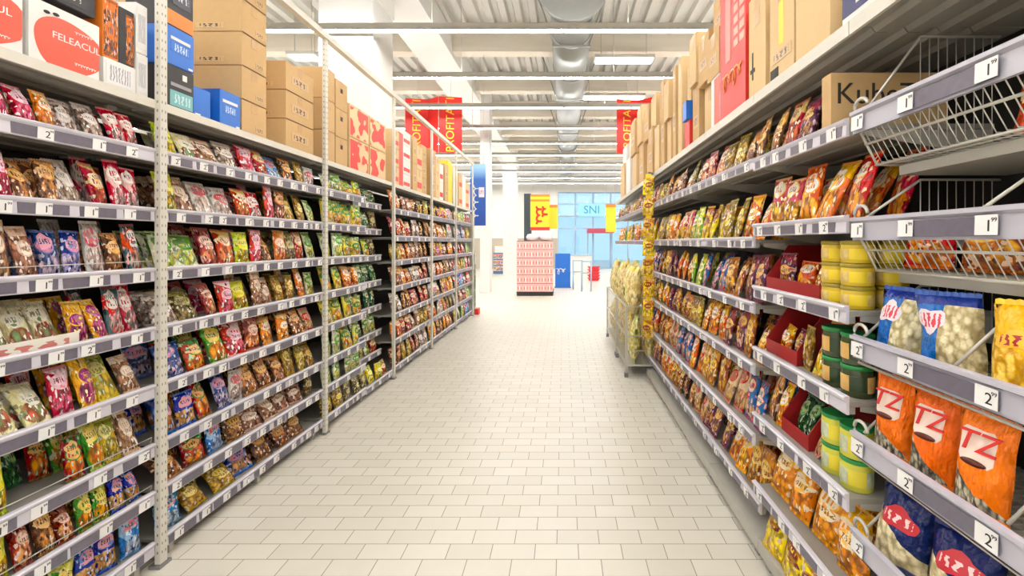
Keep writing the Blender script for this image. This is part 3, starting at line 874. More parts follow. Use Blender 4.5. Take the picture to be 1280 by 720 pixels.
for i, z in enumerate(LZ):
    gap = (LZ + [TOPZ - 0.01])[i + 1] - z - 0.04
    zt = z + 0.0125
    fill_row(S(ROW0[i]), 1, XL - 0.035, 1.402, 1.915, zt, gap, SHELFWORD[i], BAYN[0], True, True)
    fill_row(S(ROW1[i]), 1, XL - 0.035, 1.985, 3.255, zt, gap, SHELFWORD[i], BAYN[1], True)
    fill_row(S(ROW2A[i]), 1, XL - 0.02, 3.325, 3.97, zt, gap, SHELFWORD[i], 'third left bay', False)
    fill_row(S(ROW2B[i]), 1, XL - (0.03 if i == 0 else 0.15), 3.99, 4.58, zt - 0.015, gap, SHELFWORD[i] + ' set back', 'third left bay', False)
pools = [['redsolid', 'orange', 'brown', 'peach', 'clear', 'gold', 'redbrown'], ['orange', 'gold', 'peach', 'yelpurp', 'white', 'brown', 'orangesnack'], ['gold', 'white', 'bluelt', 'peach', 'redwhite', 'greenwhite', 'teal']]
for b in (3, 4, 5):
    y0, y1 = BAYS[b]
    for i, z in enumerate(LZ3):
        gap = (LZ3 + [TOPZ - 0.01])[i + 1] - z - 0.04
        keys = random.sample(pools[b - 3], 4)
        n = [2, 2, 2, 2] if b == 3 else [2, 2, 1, 2]
        fill_row([(k, m, 's') for k, m in zip(keys, n)], 1, XL - 0.02, y0 + 0.035, y1 - 0.035, z + 0.0125, gap, SHELFWORD[i], BAYN[b], False)

# white display tray under the cream sweets
o = empty('display_tray', (XL - 0.0335, 1.515, LZ[4] + 0.0126)); tag(o, 'low white display tray holding cream packets, nearest left bay', 'tray')
obj('front_wall', MB().box(0.0015, 0.004, -0.135, 0.135, 0, 0.055).mesh('front_wall', stroke_mat('tray_print', (232, 228, 216), (196, 120, 110), 24, 0.3, 0.7)), o)
mb = MB(); mb.prism([(0.001, 0), (-0.25, 0), (-0.25, 0.07), (0.001, 0.05)], -0.135, -0.132); obj('side_wall', mb.mesh('side_wall', M['white']), o)

# ------------------------------------------------------------------ boxes
def carton(y0, y1, x0, x1, z0, h, label, mat='carton', side=1, kind='carton', tape=True, marks=None, cat='box', group=None):
    """a closed box; front faces the aisle. marks: list of (part, material, y0,y1,z0,z1 as fractions of the front face)"""
    root = empty(kind, ((x0 + x1) / 2, (y0 + y1) / 2, z0)); tag(root, label, cat, group)
    dx, dy = (x1 - x0) / 2, (y1 - y0) / 2
    mb = MB(); e = 0.003
    mb.box(-dx + e, dx - e, -dy + e, dy - e, 0, h - 0.001); mb.box(-dx, dx, -dy, dy, 0.002, h - 0.004)
    obj('box_body', mb.mesh('box_body', M[mat]), root)
    if tape:
        mb = MB(); t = min(0.025, dy * 0.3)
        fx = dx if side > 0 else -dx
        mb.box(min(fx, fx + side * 0.0008), max(fx, fx + side * 0.0008), -t, t, h * 0.68, h - 0.004)
        mb.box(-dx, dx, -t, t, h - 0.001, h - 0.0002)
        obj('packing_tape', mb.mesh('packing_tape', M['tape'] if mat.startswith('carton') else M['white']), root)
    for k, (part, m, a, b_, c, d) in enumerate(marks or []):
        fx = dx if side > 0 else -dx
        th = side * (0.0012 + 0.0006 * k)
        mb = MB(); mb.box(min(fx, fx + th), max(fx, fx + th), -dy + 2 * dy * a, -dy + 2 * dy * b_, h * c, h * d)
        obj(part, mb.mesh(part, M[m] if isinstance(m, str) else m), root)
    return root
def front_text(root, s, size, mat, y, z, side=1, off=0.0035, extra=0.0):
    dx = max(v.co.x for v in root.children[0].data.vertices)
    t = obj('lettering', text_mesh(s, size, mat, 0.0006), root, (side * (dx + off), y, z), (0, 0, 0 if side > 0 else PI))
    return t
def small_lines(root, mat, y0, y1, z0, z1, side=1):
    pass
M['wlines'] = stroke_mat('white_lettering_blue', (24, 104, 198), (190, 214, 240), 44, 0.1, 0.9)
M['plines'] = stroke_mat('grey_print_white', (226, 225, 222), (150, 150, 160), 60, 0.15, 0.85)
M['tlines'] = stroke_mat('teal_print', (110, 176, 180), (190, 214, 214), 40, 0.2, 0.8)
M['clines'] = stroke_mat('carton_print', (201, 166, 116), (70, 56, 40), 30, 0.2, 0.8)
M['flines'] = pack_mat('floral_print', (60, 46, 48), (232, 128, 40), (232, 128, 40), (240, 140, 40), (90, 50, 40), 'clear', 10)
def swoosh():
    q = NT('red_swoosh'); uv, u, v = q.uv()
    tc = q.n('ShaderNodeTexCoord'); nz = q.n('ShaderNodeTexNoise'); nz.inputs['Scale'].default_value = 8.0; nz.inputs['Detail'].default_value = 1.0
    oi = q.n('ShaderNodeObjectInfo'); ad = q.n('ShaderNodeVectorMath', operation='ADD'); q.put(ad.inputs[0], tc.outputs['Object'])
    cx = q.n('ShaderNodeCombineXYZ'); q.put(cx.inputs[0], q.math('MULTIPLY', oi.outputs['Random'], 13.0)); q.put(ad.inputs[1], cx.outputs[0])
    q.put(nz.inputs['Vector'], ad.outputs[0])
    q.put(q.b.inputs['Base Color'], q.mix(q.math('GREATER_THAN', nz.outputs[0], 0.47), lin((222, 190, 142)), lin((216, 48, 38))))
    q.b.inputs['Roughness'].default_value = 0.5
    return q.m
M['swoosh'] = swoosh()
T0 = TOPZ + 0.0185
XB = XL - 0.03
def red_box(y0, y1, h, label):
    r_ = carton(y0, y1, XB - 0.36, XB, T0, h, label, 'white', 1, 'sweets_carton', False)
    dy = (y1 - y0) / 2
    # coral cloud shape printed on the front
    mb = MB(); pts = []
    for k in range(40):
        a = 2 * PI * k / 40
        rr = 1 + 0.06 * math.sin(3 * a + 1)
        yy = max(-dy + 0.012, min(dy * 0.99, 0.012 + (dy * 1.02) * rr * math.cos(a)))
        zz = max(0.006, min(h * 0.86, h * 0.40 + h * 0.44 * rr * math.sin(a)))
        pts.append((yy, zz))
    dx = 0.18
    n = len(pts)
    for x in (dx, dx + 0.0016):
        for p in pts: mb.v.append((x, *p))
    for k in range(n): mb.face((k, (k + 1) % n, n + (k + 1) % n, n + k))
    mb.face(list(range(n))[::-1]); mb.face(list(range(n, 2 * n)))
    obj('coral_print', mb.mesh('coral_print', M['coral']), r_)
    front_text(r_, 'FELEACUL', 0.036, M['white'], dy * 0.30, h * 0.52, off=0.0022)
    obj('lettering', script_mesh(0.075, 0.011, M['white'], 8, 0.0016), r_, (0.182, dy * 0.55, h * 0.17))
    obj('lettering', script_mesh(0.06, 0.010, M['white'], 6, 0.0016), r_, (0.182, dy * 0.5, h * 0.70))
    for yy, zz in ((-dy * 0.55, h * 0.86), (-dy * 0.30, h * 0.88)):
        mb = MB(); mb.lathe([(0.012, -0.001), (0.012, 0.001)], 12)
        e = obj('printed_dot', mb.mesh('printed_dot', M['ink']), r_, (dx + 0.0022, yy, zz * 0.98), (0, PI / 2, 0)); e.scale = (0.5, 0.8, 1)
    return r_
red_box(1.16, 1.478, 0.25, 'white sweets carton with big coral print at the frame edge')
red_box(1.495, 1.722, 0.225, 'white sweets carton with whole coral print, beside the floral tins box')
r_ = carton(1.46, 1.715, XB - 0.36, XB - 0.01, T0 + 0.251, 0.16, 'black flat carton lying on the coral printed carton', 'black', 1, 'carton', False, [('printed_line', stroke_mat('black_print_line', (34, 32, 34), (200, 190, 180), 30, 0.3, 0.6), 0.1, 0.9, 0.1, 0.45)])
carton(1.738, 1.868, XB - 0.34, XB, T0, 0.115, 'low white carton with fine grey print under the floral box', 'white', 1, 'carton', False, [('printed_text', 'plines', 0.08, 0.92, 0.1, 0.9)])
carton(1.74, 1.80, XB - 0.3, XB - 0.005, T0 + 0.116, 0.25, 'orange floral box standing on the low white carton', 'orange', 1, 'gift_box', False, [('floral_print', 'flines', 0.05, 0.95, 0.03, 0.97)])
carton(1.803, 1.866, XB - 0.3, XB - 0.005, T0 + 0.116, 0.24, 'dark floral box beside the orange floral box', 'black', 1, 'gift_box', False, [('floral_print', 'flines', 0.45, 0.95, 0.03, 0.9)])
carton(1.872, 1.922, XB - 0.34, XB, T0, 0.19, 'narrow white carton beside the first perforated upright', 'white', 1, 'carton', False, [('printed_text', 'plines', 0.08, 0.92, 0.1, 0.9)])
carton(1.872, 1.922, XB - 0.34, XB - 0.002, T0 + 0.191, 0.22, 'narrow white carton stacked upon another beside the upright', 'white', 1, 'carton', False, [('printed_text', 'plines', 0.08, 0.92, 0.1, 0.9)])
def blue_box(y0, y1, z, h, label, xb=XB):
    r_ = carton(y0, y1, xb - 0.2, xb, z, h, label, 'blue', 1, 'biscuit_box', False, [('title_line', 'white', 0.14, 0.86, 0.66, 0.74), ('printed_text', 'wlines', 0.14, 0.86, 0.36, 0.60), ('corner_mark', 'white', 0.78, 0.94, 0.04, 0.09)])
carton(2.02, 2.16, XB - 0.2, XB, T0, 0.205, 'black box with teal band under the upper blue box', 'black', 1, 'biscuit_box', False, [('teal_band', 'tlines', 0.08, 0.96, 0.06, 0.42), ('title_line', 'grey', 0.1, 0.9, 0.52, 0.6), ('round_mark', 'white', 0.55, 0.72, 0.72, 0.86)])
blue_box(2.015, 2.162, T0 + 0.206, 0.185, 'blue biscuit box with white lettering, stacked on the black box')
carton(2.02, 2.16, XB - 0.2, XB - 0.003, T0 + 0.392, 0.22, 'black and orange box topmost above the blue biscuit box', 'black', 1, 'biscuit_box', False, [('orange_band', 'orange', 0.0, 1.0, 0.02, 0.34), ('printed_text', stroke_mat('dark_print', (60, 58, 70), (190, 190, 190), 30), 0.2, 0.9, 0.5, 0.9)])
r_ = carton(2.172, 2.275, XB - 0.22, XB - 0.01, T0, 0.155, 'plain dark blue carton between black box and front blue box', 'blue', 1, 'biscuit_box', False, [('corner_mark', 'white', 0.1, 0.4, 0.06, 0.12)])
carton(2.18, 2.30, XB - 0.40, XB - 0.23, T0, 0.62, 'tall plain carton standing behind the plain dark blue carton', 'carton', 1, 'carton', True)
blue_box(2.325, 2.472, T0, 0.195, 'blue biscuit box with white lettering, standing alone before brown stack')
for k in range(5):
    r_ = carton(2.49, 2.695, XB - 0.33, XB - 0.005, T0 + 0.1955 * k, 0.194, f"brown carton with printed flaps, {ORD[k + 1]} from bottom of five-box stack", 'carton', 1, 'carton', True, [('printed_text', 'clines', 0.55, 0.9, 0.12, 0.3), ('bottom_seam', 'print', 0.02, 0.98, 0.0, 0.015)], group='cartons of the five-box stack')
    mb = MB(); mb.box(-0.10, 0.06, -0.1045, -0.1027, 0.02, 0.05); obj('side_print', mb.mesh('side_print', M['clines']), r_)
for k in range(3):
    r_ = carton(2.885, 3.20, XB - 0.30, XB - 0.005, T0 + 0.1955 * k, 0.194, f"brown carton, {ORD[k + 1]} from bottom of the three-box stack by second upright", 'carton', 1, 'carton', True, [('printed_text', 'clines', 0.2, 0.8, 0.3, 0.6), ('bottom_seam', 'print', 0.02, 0.98, 0.0, 0.015)], group='cartons of the three-box stack')
    mb = MB(); mb.box(-0.10, 0.06, -0.1595, -0.1577, 0.02, 0.05); obj('side_print', mb.mesh('side_print', M['clines']), r_)
carton(3.0, 3.22, XB - 0.44, XB - 0.31, T0, 0.52, 'plain carton set back behind the three-box stack', 'carton', 1)
for k in range(3):
    carton(3.35, 3.50, XB - 0.30, XB - 0.005, T0 + 0.246 * k, 0.244, f"plain tan carton, {ORD[k + 1]} from bottom, just past the second upright", 'carton', 1, group='cartons past the second upright')
    carton(3.515, 3.70, XB - 0.30, XB - 0.005, T0 + 0.236 * k, 0.234, f"tan carton with hand hole, {ORD[k + 1]} from bottom, beside red printed cartons", 'carton', 1, marks=[('hand_hole', 'print', 0.4, 0.6, 0.6, 0.75)], group='cartons beside the red printed cartons')
for c in range(2):
    for k in range(2):
        y0 = 3.74 + 0.39 * c
        carton(y0, y0 + 0.37, XB - 0.3, XB - 0.005, T0 + 0.29 * k, 0.288, f"cream carton with red swoosh print, {['lower', 'upper'][k]} box of {['near', 'far'][c]} column", 'carton2', 1, 'carton', True,
               [('red_print', 'swoosh', 0.04, 0.96, 0.05, 0.93)], group='red printed cartons')
cols = [('carton2', 4.68, 0.17, 3, 0.20), ('red', 4.87, 0.13, 1, 0.62), ('white', 5.02, 0.25, 4, 0.17), ('carton', 5.29, 0.16, 2, 0.34), ('carton2', 5.47, 0.20, 2, 0.30), ('carton', 5.69, 0.2, 3, 0.22),
        ('carton', 6.0, 0.25, 2, 0.34), ('carton2', 6.27, 0.2, 3, 0.2), ('white', 6.5, 0.2, 2, 0.28), ('carton', 6.72, 0.2, 2, 0.3), ('yellow', 6.95, 0.24, 3, 0.23), ('white', 7.31, 0.28, 3, 0.22), ('carton2', 7.62, 0.25, 2, 0.3), ('white', 7.9, 0.28, 3, 0.2), ('carton2', 8.22, 0.3, 2, 0.26)]
cw = {'carton': 'brown', 'carton2': 'pale tan', 'red': 'dark red', 'white': 'white', 'yellow': 'yellow'}
for ci, (m, y, w_, n_, h_) in enumerate(cols):
    for k in range(n_):
        carton(y, y + w_, XB - 0.3, XB - 0.01 * (ci % 3), T0 + h_ * k + 0.001 * k, h_, f"{cw[m]} box {['at the base', 'second up', 'third up', 'fourth up'][k]} of {ORD[ci + 1]} column past third left upright", m, 1, 'carton', m.startswith('carton'),
               [('red_print', 'red', 0.1, 0.9, 0.2, 0.45)] if m in ('white', 'carton2') and ci % 2 == 0 else [('printed_text', 'clines', 0.2, 0.8, 0.3, 0.6)] if m == 'carton' else None, group='boxes on the far left storage decks')

# ------------------------------------------------------------------ right gondola
XR = 0.875
RM = [0.35, 0.665, 0.965, 1.245, 1.526, 1.825]           # middle bay levels
RF = [0.235, 0.555, 0.88, 1.165, 1.47, 1.835]             # far bay levels
RTOP = 2.135
YM0, YM1 = 1.315, 1.975
RB = [(YM1 + 0.665 * i, YM1 + 0.665 * (i + 1)) for i in range(8)]
RBN = ['second right bay', 'third right bay', 'fourth right bay', 'fifth right bay', 'sixth right bay', 'seventh right bay', 'eighth right bay', 'ninth right bay']
DR = 0.46
for i, z in enumerate(RM):
    shelf(-1, XR - 0.006, YM0 + 0.006, YM1 - 0.006, z, DR, f"white shelf with grey price rail, {SHELFWORD[i + 1]}, right bay beside the baskets", 'shelves of the right shelving', 4, None, brackets=True, railh=0.056)
for b, (y0, y1) in enumerate(RB):
    for i, z in enumerate(RF):
        if b >= 4 and z < 1.4: continue
        shelf(-1, XR + (0.03 if i == 0 else 0), y0 + 0.005, y1 - 0.005, z, DR - (0.06 if i == 0 else 0), f"white shelf with pale price rail, {SHELFWORD[i + 1]}, {RBN[b]}", 'shelves of the right shelving', 3 if b < 3 else 0, None, brackets=b < 2, railh=0.052)
allb = [(0.60, YM0)] + [(YM0, YM1)] + RB
rnames = ['bay of wire baskets', 'bay beside the baskets'] + RBN
for b, (y0, y1) in enumerate(allb):
    o = obj('shelving_backboard', MB().box(XR + 0.54, XR + 0.58, y0 + 0.002, y1 - 0.002, 0.0, 2.128).mesh('shelving_backboard', M['back'])); tag(o, f"shade-darkened backboard behind the goods of the {rnames[b]}", 'back panel', 'backboards of the right shelving')
    o = empty('storage_deck', (XR, (y0 + y1) / 2, RTOP)); tag(o, f"pale ribbed steel storage deck above the {rnames[b]}", 'shelf', 'storage decks of the right shelving')
    L = y1 - y0 - 0.004
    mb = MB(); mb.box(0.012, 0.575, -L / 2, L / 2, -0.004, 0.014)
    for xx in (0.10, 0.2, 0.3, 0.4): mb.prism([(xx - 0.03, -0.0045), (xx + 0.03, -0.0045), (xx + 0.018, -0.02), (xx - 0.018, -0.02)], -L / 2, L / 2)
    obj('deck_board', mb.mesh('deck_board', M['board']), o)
    obj('front_lip', MB().box(0, 0.0115, -L / 2, L / 2, -0.028, 0.016).mesh('front_lip', M['post']), o)
    if b < 6:
        o = empty('shelving_plinth', (XR + 0.02, (y0 + y1) / 2, 0)); tag(o, f"low white base shelf and plinth of the {rnames[b]}", 'plinth', 'plinths of the right shelving')
        mb = MB(); mb.box(0.0, 0.50, -L / 2, L / 2, 0.09, 0.105); mb.box(0.0, 0.012, -L / 2, L / 2, 0.045, 0.0895)
        obj('base_board', mb.mesh('base_board', M['shelf']), o)
        for s in (-0.42, 0.42): obj('foot', MB().box(0.02, 0.06, s * L - 0.02, s * L + 0.02, 0, 0.089).mesh('foot', M['grey']), o)
        obj('kick_board', MB().box(0.07, 0.08, -L / 2, L / 2, 0.002, 0.089).mesh('kick_board', M['grey']), o)

# wire baskets
BZ = [0.57, 0.865, 1.155, 1.51, 1.83]
BY0, BY1 = 0.60, YM0 - 0.012
NB = ['lowest', 'second lowest', 'middle', 'second highest', 'highest']
for i, z in enumerate(BZ):
    root = empty('wire_basket', (XR, (BY0 + BY1) / 2, z)); L = BY1 - BY0
    tag(root, f"{NB[i]} of the wire shelf baskets with a clear price rail", 'basket', 'wire baskets on the right')
    h = 0.034
    mb = MB(); mb.prism([(0.0, -h), (0.004, -h), (0.006, h - 0.016), (-0.006, h - 0.01), (-0.006, h), (0.010, h + 0.002), (0.010, -h)], -L / 2, L / 2)
    mb.box(-0.001, 0.0, -L / 2 + 0.26, -L / 2 + 0.52, -h + 0.008, h - 0.02, 1)
    obj('price_rail', mb.mesh('price_rail', [M['clearrail'], M['insert']]), root)
    for yt in ([L / 2 - 0.03, L / 2 - 0.21, L / 2 - 0.42] if i not in (0,) else [L / 2 - 0.03, L / 2 - 0.22, L / 2 - 0.45]):
        obj('price_tag', TAG2 if i < 3 else TAG1, root, (-0.0035, yt, -0.004), (0, R(-2), PI))
    zb = -0.125 if i > 2 else -0.05
    nz_ = BZ[i + 1] + (-0.125 if i + 1 > 2 else -0.05) - 0.04 if i < 4 else 9
    sh_ = min(0.26, nz_ - z - 0.006); xs_ = 0.075 if i > 2 else 0.022
    ydv = [0.908, 0.873, 0.99, 0.93, 0.85][i] - (BY0 + BY1) / 2
    mb = MB()   # frame: sloping front, bottom rim
    for s in (-1, 1):
        y = s * (L / 2 - 0.004)
        mb.tube([(0.012, y, 0.0), (xs_, y, zb), (0.44, y, zb)], 0.004)
        if s < 0: mb.tube([(0.012, y, 0.034), (0.20, y, sh_), (0.44, y, sh_), (0.44, y, zb)], 0.0038)
    mb.tube([(xs_, -L / 2, zb), (xs_, L / 2, zb)], 0.004); mb.tube([((0.012 + xs_) / 2, -L / 2, zb / 2), ((0.012 + xs_) / 2, L / 2, zb / 2)], 0.004)
    mb.tube([(0.44, -L / 2, zb), (0.44, L / 2, zb)], 0.004)
    # rolled end loop
    y = L / 2
    pts = [(0.012 + 0.0, y + 0.004 - 0.028 + 0.028 * math.cos(a), 0.034 + 0.012 + 0.024 * math.sin(a)) for a in [PI * k / 8 for k in range(-2, 9)]]
    mb.tube(pts, 0.005)
    obj('basket_frame', mb.mesh('basket_frame', M['wire']), root)
    mb = MB()   # wire floor and front grid
    n_ = int(L / 0.022)
    for k in range(1, n_):
        y = -L / 2 + L * k / n_
        mb.tube([(0.014, y, -0.01), (xs_, y, zb + 0.006), (0.44, y, zb + 0.006)], 0.0018, 4)
    for k in range(1, 10):
        mb.tube([(xs_ + 0.036 * k, -L / 2, zb), (xs_ + 0.036 * k, L / 2, zb)], 0.0018, 4)
    obj('wire_mesh', mb.mesh('wire_mesh', M['wire']), root)
    for dv, yd in enumerate((L / 2 - 0.012, ydv)):
        mb = MB()
        for k in range(9):
            xx = 0.20 + 0.027 * k
            mb.tube([(xx, yd, zb + 0.01), (xx, yd, sh_ - 0.002)], 0.0018, 4)
        mb.tube([(0.03, yd, 0.03), (0.20, yd, sh_), (0.44, yd, sh_)], 0.004)
        obj('wire_divider', mb.mesh('wire_divider', M['wire']), root)
    mb = MB(); mb.box(0.13, 0.45, -L / 2 + 0.02, L / 2 - 0.02, zb - 0.034, zb - 0.006)
    obj('support_tray', mb.mesh('support_tray', M['shelf']), root)

def big(key, y, z, xf, rz, lean, roll, label, sc=(1, 1, 1)):
    o = pack(key, True)
    o.rotation_euler = (R(roll), R(-lean), R(180 + rz)); o.scale = sc
    settle(o, -1, xf, y, z)
    tag(o, label, DES[key]['cat'])
    return o
fz = lambda i: BZ[i] + (-0.125 if i > 2 else -0.05) + 0.0105
def seed_text(o):
    w, h, d = DES['seed']['dims']
    x, y, z = pillow(0.42, 0.68, w, h, d, 1.0); x = max(v.co.x for c in o.children if c.name.startswith('brand_label') for v in c.data.vertices)
    t = obj('lettering', text_mesh('TZ', 0.084, M['red'], 0.003, 0.25), o, (x - 0.0005, y + 0.0, z + 0.014), (0, 0, 0))
    mb = MB(); mb.lathe([(0.001, -0.0005), (0.030, -0.0005), (0.030, 0.0005), (0.001, 0.0005)], 18)
    e = obj('seed_print', mb.mesh('seed_print', flat('dark_seed', (96, 36, 24), 0.4) if 'seed_print' not in bpy.data.meshes else bpy.data.materials['dark_seed']), o, (x + 0.001, y, h * 0.55), (0, PI / 2, 0)); e.scale = (0.32, 1.1, 1)
# middle basket: popcorn
big('popblue', 1.212, fz(2), XR + 0.04, 24, 10, -2, 'blue and white popcorn bag at far end of the middle basket', (0.9, 0.70, 0.84))
big('popblue', 1.063, fz(2), XR + 0.04, 24, 12, 2, 'blue and white popcorn bag with red lettering, second in middle basket', (0.9, 0.70, 0.85))
big('popyel', 0.872, fz(2), XR + 0.04, 26, 10, 2, 'yellow corn snack bag at near end of the middle basket', (0.9, 0.72, 0.78))
# second lowest: seed bags
for y, rz, lb in ((1.225, 20, 'tall orange seed bag at the far end of its basket'), (1.095, 22, 'tall orange seed bag in the middle of its basket'), (0.965, 20, 'tall orange seed bag set near the frame edge')):
    o = big('seed', y, fz(1), XR + 0.035, rz, 5, -3, lb, (0.75, 0.72, 0.80)); seed_text(o)
big('popyel', 0.815, fz(1), XR + 0.04, 14, 6, 0, 'yellow corn snack bag beside the orange seed bags', (0.8, 0.42, 0.78))
# lowest
big('popnavy', 1.207, fz(0), XR + 0.04, 14, 10, -2, 'navy popcorn bag with red lettering, far end of lowest basket', (0.9, 0.76, 0.86))
big('popnavy', 1.03, fz(0), XR + 0.04, 20, 14, 3, 'navy popcorn bag with red lettering, middle of lowest basket', (0.9, 0.76, 0.84))
big('popnavy', 0.79, fz(0), XR + 0.04, 18, 14, 0, 'navy popcorn bag nearest the camera in lowest basket', (0.9, 0.80, 0.84))
# upper baskets
for k, (key, y) in enumerate((('redorange', 1.20), ('brownyel', 1.02), ('redorange', 0.84))):
    big(key, y, fz(3), XR + 0.12, 20, 12, 0, f"{DES[key]['desc']}, {ORD[k + 1]} from far end, second highest basket", (1.2, 1.0, 0.95))
for k, (key, y) in enumerate((('redorange', 0.955), ('beige', 0.745))):
    big(key, y, fz(4), XR + 0.16, 30, 25, 0, f"{DES[key]['desc']}, {ORD[k + 1]} from far end of highest basket", (1.5, 1.1, 1.5))
# floor-level goods below the baskets
for k, (key, y) in enumerate((('popnavy', 1.20), ('popnavy', 0.99), ('beige', 0.8))):
    big(key, y, 0.106, XR + 0.05, 30, 14, 3, f"{DES[key]['desc']} on base shelf below baskets, {ORD[k + 1]} along", (1, 1, 1.05) if key == 'popnavy' else (1.5, 1.3, 1.5))

# middle bay goods
BM = 'bay beside baskets'
def tin(y, x, z, r, h, body, band, label, lidm=None, kind='food_tin', cat='tin'):
    mb = MB(); mb.lathe([(r * 0.96, 0), (r, 0.003), (r, h - 0.003), (r * 0.96, h)], 22)
    o = obj(kind, mb.mesh(kind, body), None, (x, y, z)); tag(o, label, cat, 'tins and jars in the right bay beside the baskets')
    mb = MB(); mb.lathe([(r + 0.0006, h * 0.2), (r + 0.001, h * 0.22), (r + 0.001, h * 0.75), (r + 0.0006, h * 0.77)], 22)
    obj('paper_label', mb.mesh('paper_label', band), o)
    mb = MB(); mb.lathe([(r * 0.98, h - 0.002), (r * 1.04, h), (r * 1.04, h + 0.010), (r * 0.98, h + 0.012)], 22)
    obj('lid', mb.mesh('lid', lidm or M['grey']), o)
    return o
def can_label(name, bg, spot, spot2):
    q = NT(name); uv, u, v = q.uv()
    f = q.math('FRACT', q.math('MULTIPLY', u, 3.0))
    vo = q.n('ShaderNodeTexNoise'); tc = q.n('ShaderNodeTexCoord'); vo.inputs['Scale'].default_value = 35
    q.put(vo.inputs['Vector'], tc.outputs['Object'])
    col = q.mix(q.band(f, 0.25, 0.72), lin(bg), q.mix(vo.outputs[0], lin(spot), lin(spot2)))
    q.put(q.b.inputs['Base Color'], col); q.b.inputs['Roughness'].default_value = 0.35
    return q.m
YT = can_label('tin_label_yellow', (232, 204, 40), (150, 70, 30), (250, 236, 150))
JG = can_label('jar_label_green', (40, 60, 34), (236, 206, 130), (190, 130, 60))
CG = can_label('cup_label_yellow', (226, 210, 60), (60, 120, 60), (250, 246, 220))
M['olive_lid'] = flat('olive_lid', (150, 132, 34), 0.3)
M['case_red'] = flat('case_red', (158, 26, 28), 0.5)
ytin = flat('tin_yellow', (206, 176, 36), 0.3); jglass = flat('jar_dark', (60, 70, 40), 0.12); cupg = flat('cup_yellow', (206, 204, 70), 0.35)
zt = lambda i: RM[i] + 0.0125
r0 = 0.046
for c in range(3):
    for k in range(3):
        o = tin(1.385 + 0.105 * (c if c < 2 else 0) , XR + 0.075 + (0.11 if c == 2 else 0), zt(3) + 0.073 * k, r0, 0.060, ytin, YT, f"yellow tin, {ORD[k + 1]} from bottom, {['front near', 'front far', 'rear near'][c]} stack beside baskets", M['olive_lid'])
for c in range(2):
    for k in range(2):
        tin(1.385 + 0.10 * c, XR + 0.075, zt(2) + 0.102 * k, r0, 0.088, jglass, JG, f"dark jar with green lid, {['lower', 'upper'][k]} of {['near', 'far'][c]} stack beside seed bags", M['green'], 'glass_jar', 'jar')
        tin(1.39 + 0.10 * c, XR + 0.075, zt(1) + 0.102 * k, r0, 0.088, cupg, CG, f"yellow cup with green lid, {['lower', 'upper'][k]} of {['near', 'far'][c]} stack beside baskets", M['green'], 'snack_cup', 'cup')
# open red display cases
def red_case(y0, y1, z, h, label, xf=XR + 0.05):
    root = empty('display_case', (xf, (y0 + y1) / 2, z)); tag(root, label, 'display box')
    L = y1 - y0; t = 0.004; dp = 0.28
    obj('back_wall', MB().box(dp - t, dp, -L / 2, L / 2, 0, h).mesh('back_wall', M['case_red']), root)
    for s in (-1, 1):
        mb = MB(); yy = s * (L / 2 - t / 2)
        mb.prism([(0, 0), (dp - t - 0.0005, 0), (dp - t - 0.0005, h), (0.10, h), (0, h * 0.30)], yy - t / 2, yy + t / 2)
        obj('side_wall', mb.mesh('side_wall', M['case_red']), root)
    obj('front_wall', MB().box(0, t, -L / 2 + t, L / 2 - t, 0, h * 0.28).mesh('front_wall', M['case_red']), root)
red_case(1.55, 1.955, zt(3), 0.20, 'open red cardboard display case beside the yellow tins')
red_case(1.70, 1.955, zt(2), 0.20, 'open red cardboard display case beside heaped snack bags')
red_case(1.62, 1.82, zt(1), 0.20, 'open red cardboard display case holding dark packets, behind cups')
def row_r(spec, y0, y1, z, gap, sh, bay, detailed=True, xf=XR + 0.04):
    fill_row(S(spec), -1, xf, y0, y1, z, gap, sh, bay, detailed)
row_r('orangesnack*1s redorange*1s purple*1s', 1.57, 1.94, zt(3) + 0.0, 0.17, 'red case on fourth shelf', BM, True, XR + 0.075)
row_r('pinkyel*1l gold*1d', 1.54, 1.69, zt(2), 0.22, SHELFWORD[3], BM)
row_r('purple*1s orangesnack*1s', 1.725, 1.93, zt(2), 0.17, 'red case on third shelf', BM, True, XR + 0.075)
row_r('beige*1l', 1.545, 1.60, zt(1), 0.2, SHELFWORD[2], BM)
row_r('dkgreen*2s', 1.648, 1.792, zt(1), 0.18, 'red case on second shelf', BM, True, XR + 0.075)
row_r('orangesnack*1d brown*1d', 1.825, 1.96, zt(1), 0.24, SHELFWORD[2], BM)
row_r('gingery*4d', 1.34, 1.96, zt(0), 0.27, SHELFWORD[1], BM)
row_r('brightyel*4s', 1.36, 1.96, 0.1055, 0.22, SHELFWORD[0], BM, True, XR + 0.004)
row_r('redorange*1d orangesnack*1d redorange*1d pinkyel*2d', 1.34, 1.96, zt(4), 0.25, SHELFWORD[5], BM)
row_r('purple*1d redsolid*1d brown*1d', 1.62, 1.96, zt(5), 0.24, SHELFWORD[6], BM)
r_ = carton(1.425, 1.475, XR + 0.014, XR + 0.40, zt(5), 0.20, 'brown open carton printed with big outlined lettering above yellow tins', 'carton', -1, 'carton', False)
dx = 0.16
# lettering faces the camera's side of the box
t = obj('lettering', text_mesh('KubeTi', 0.10, M['print'], 0.0006), r_, (-0.03, -0.025 - 0.001, 0.125), (0, 0, -PI / 2))

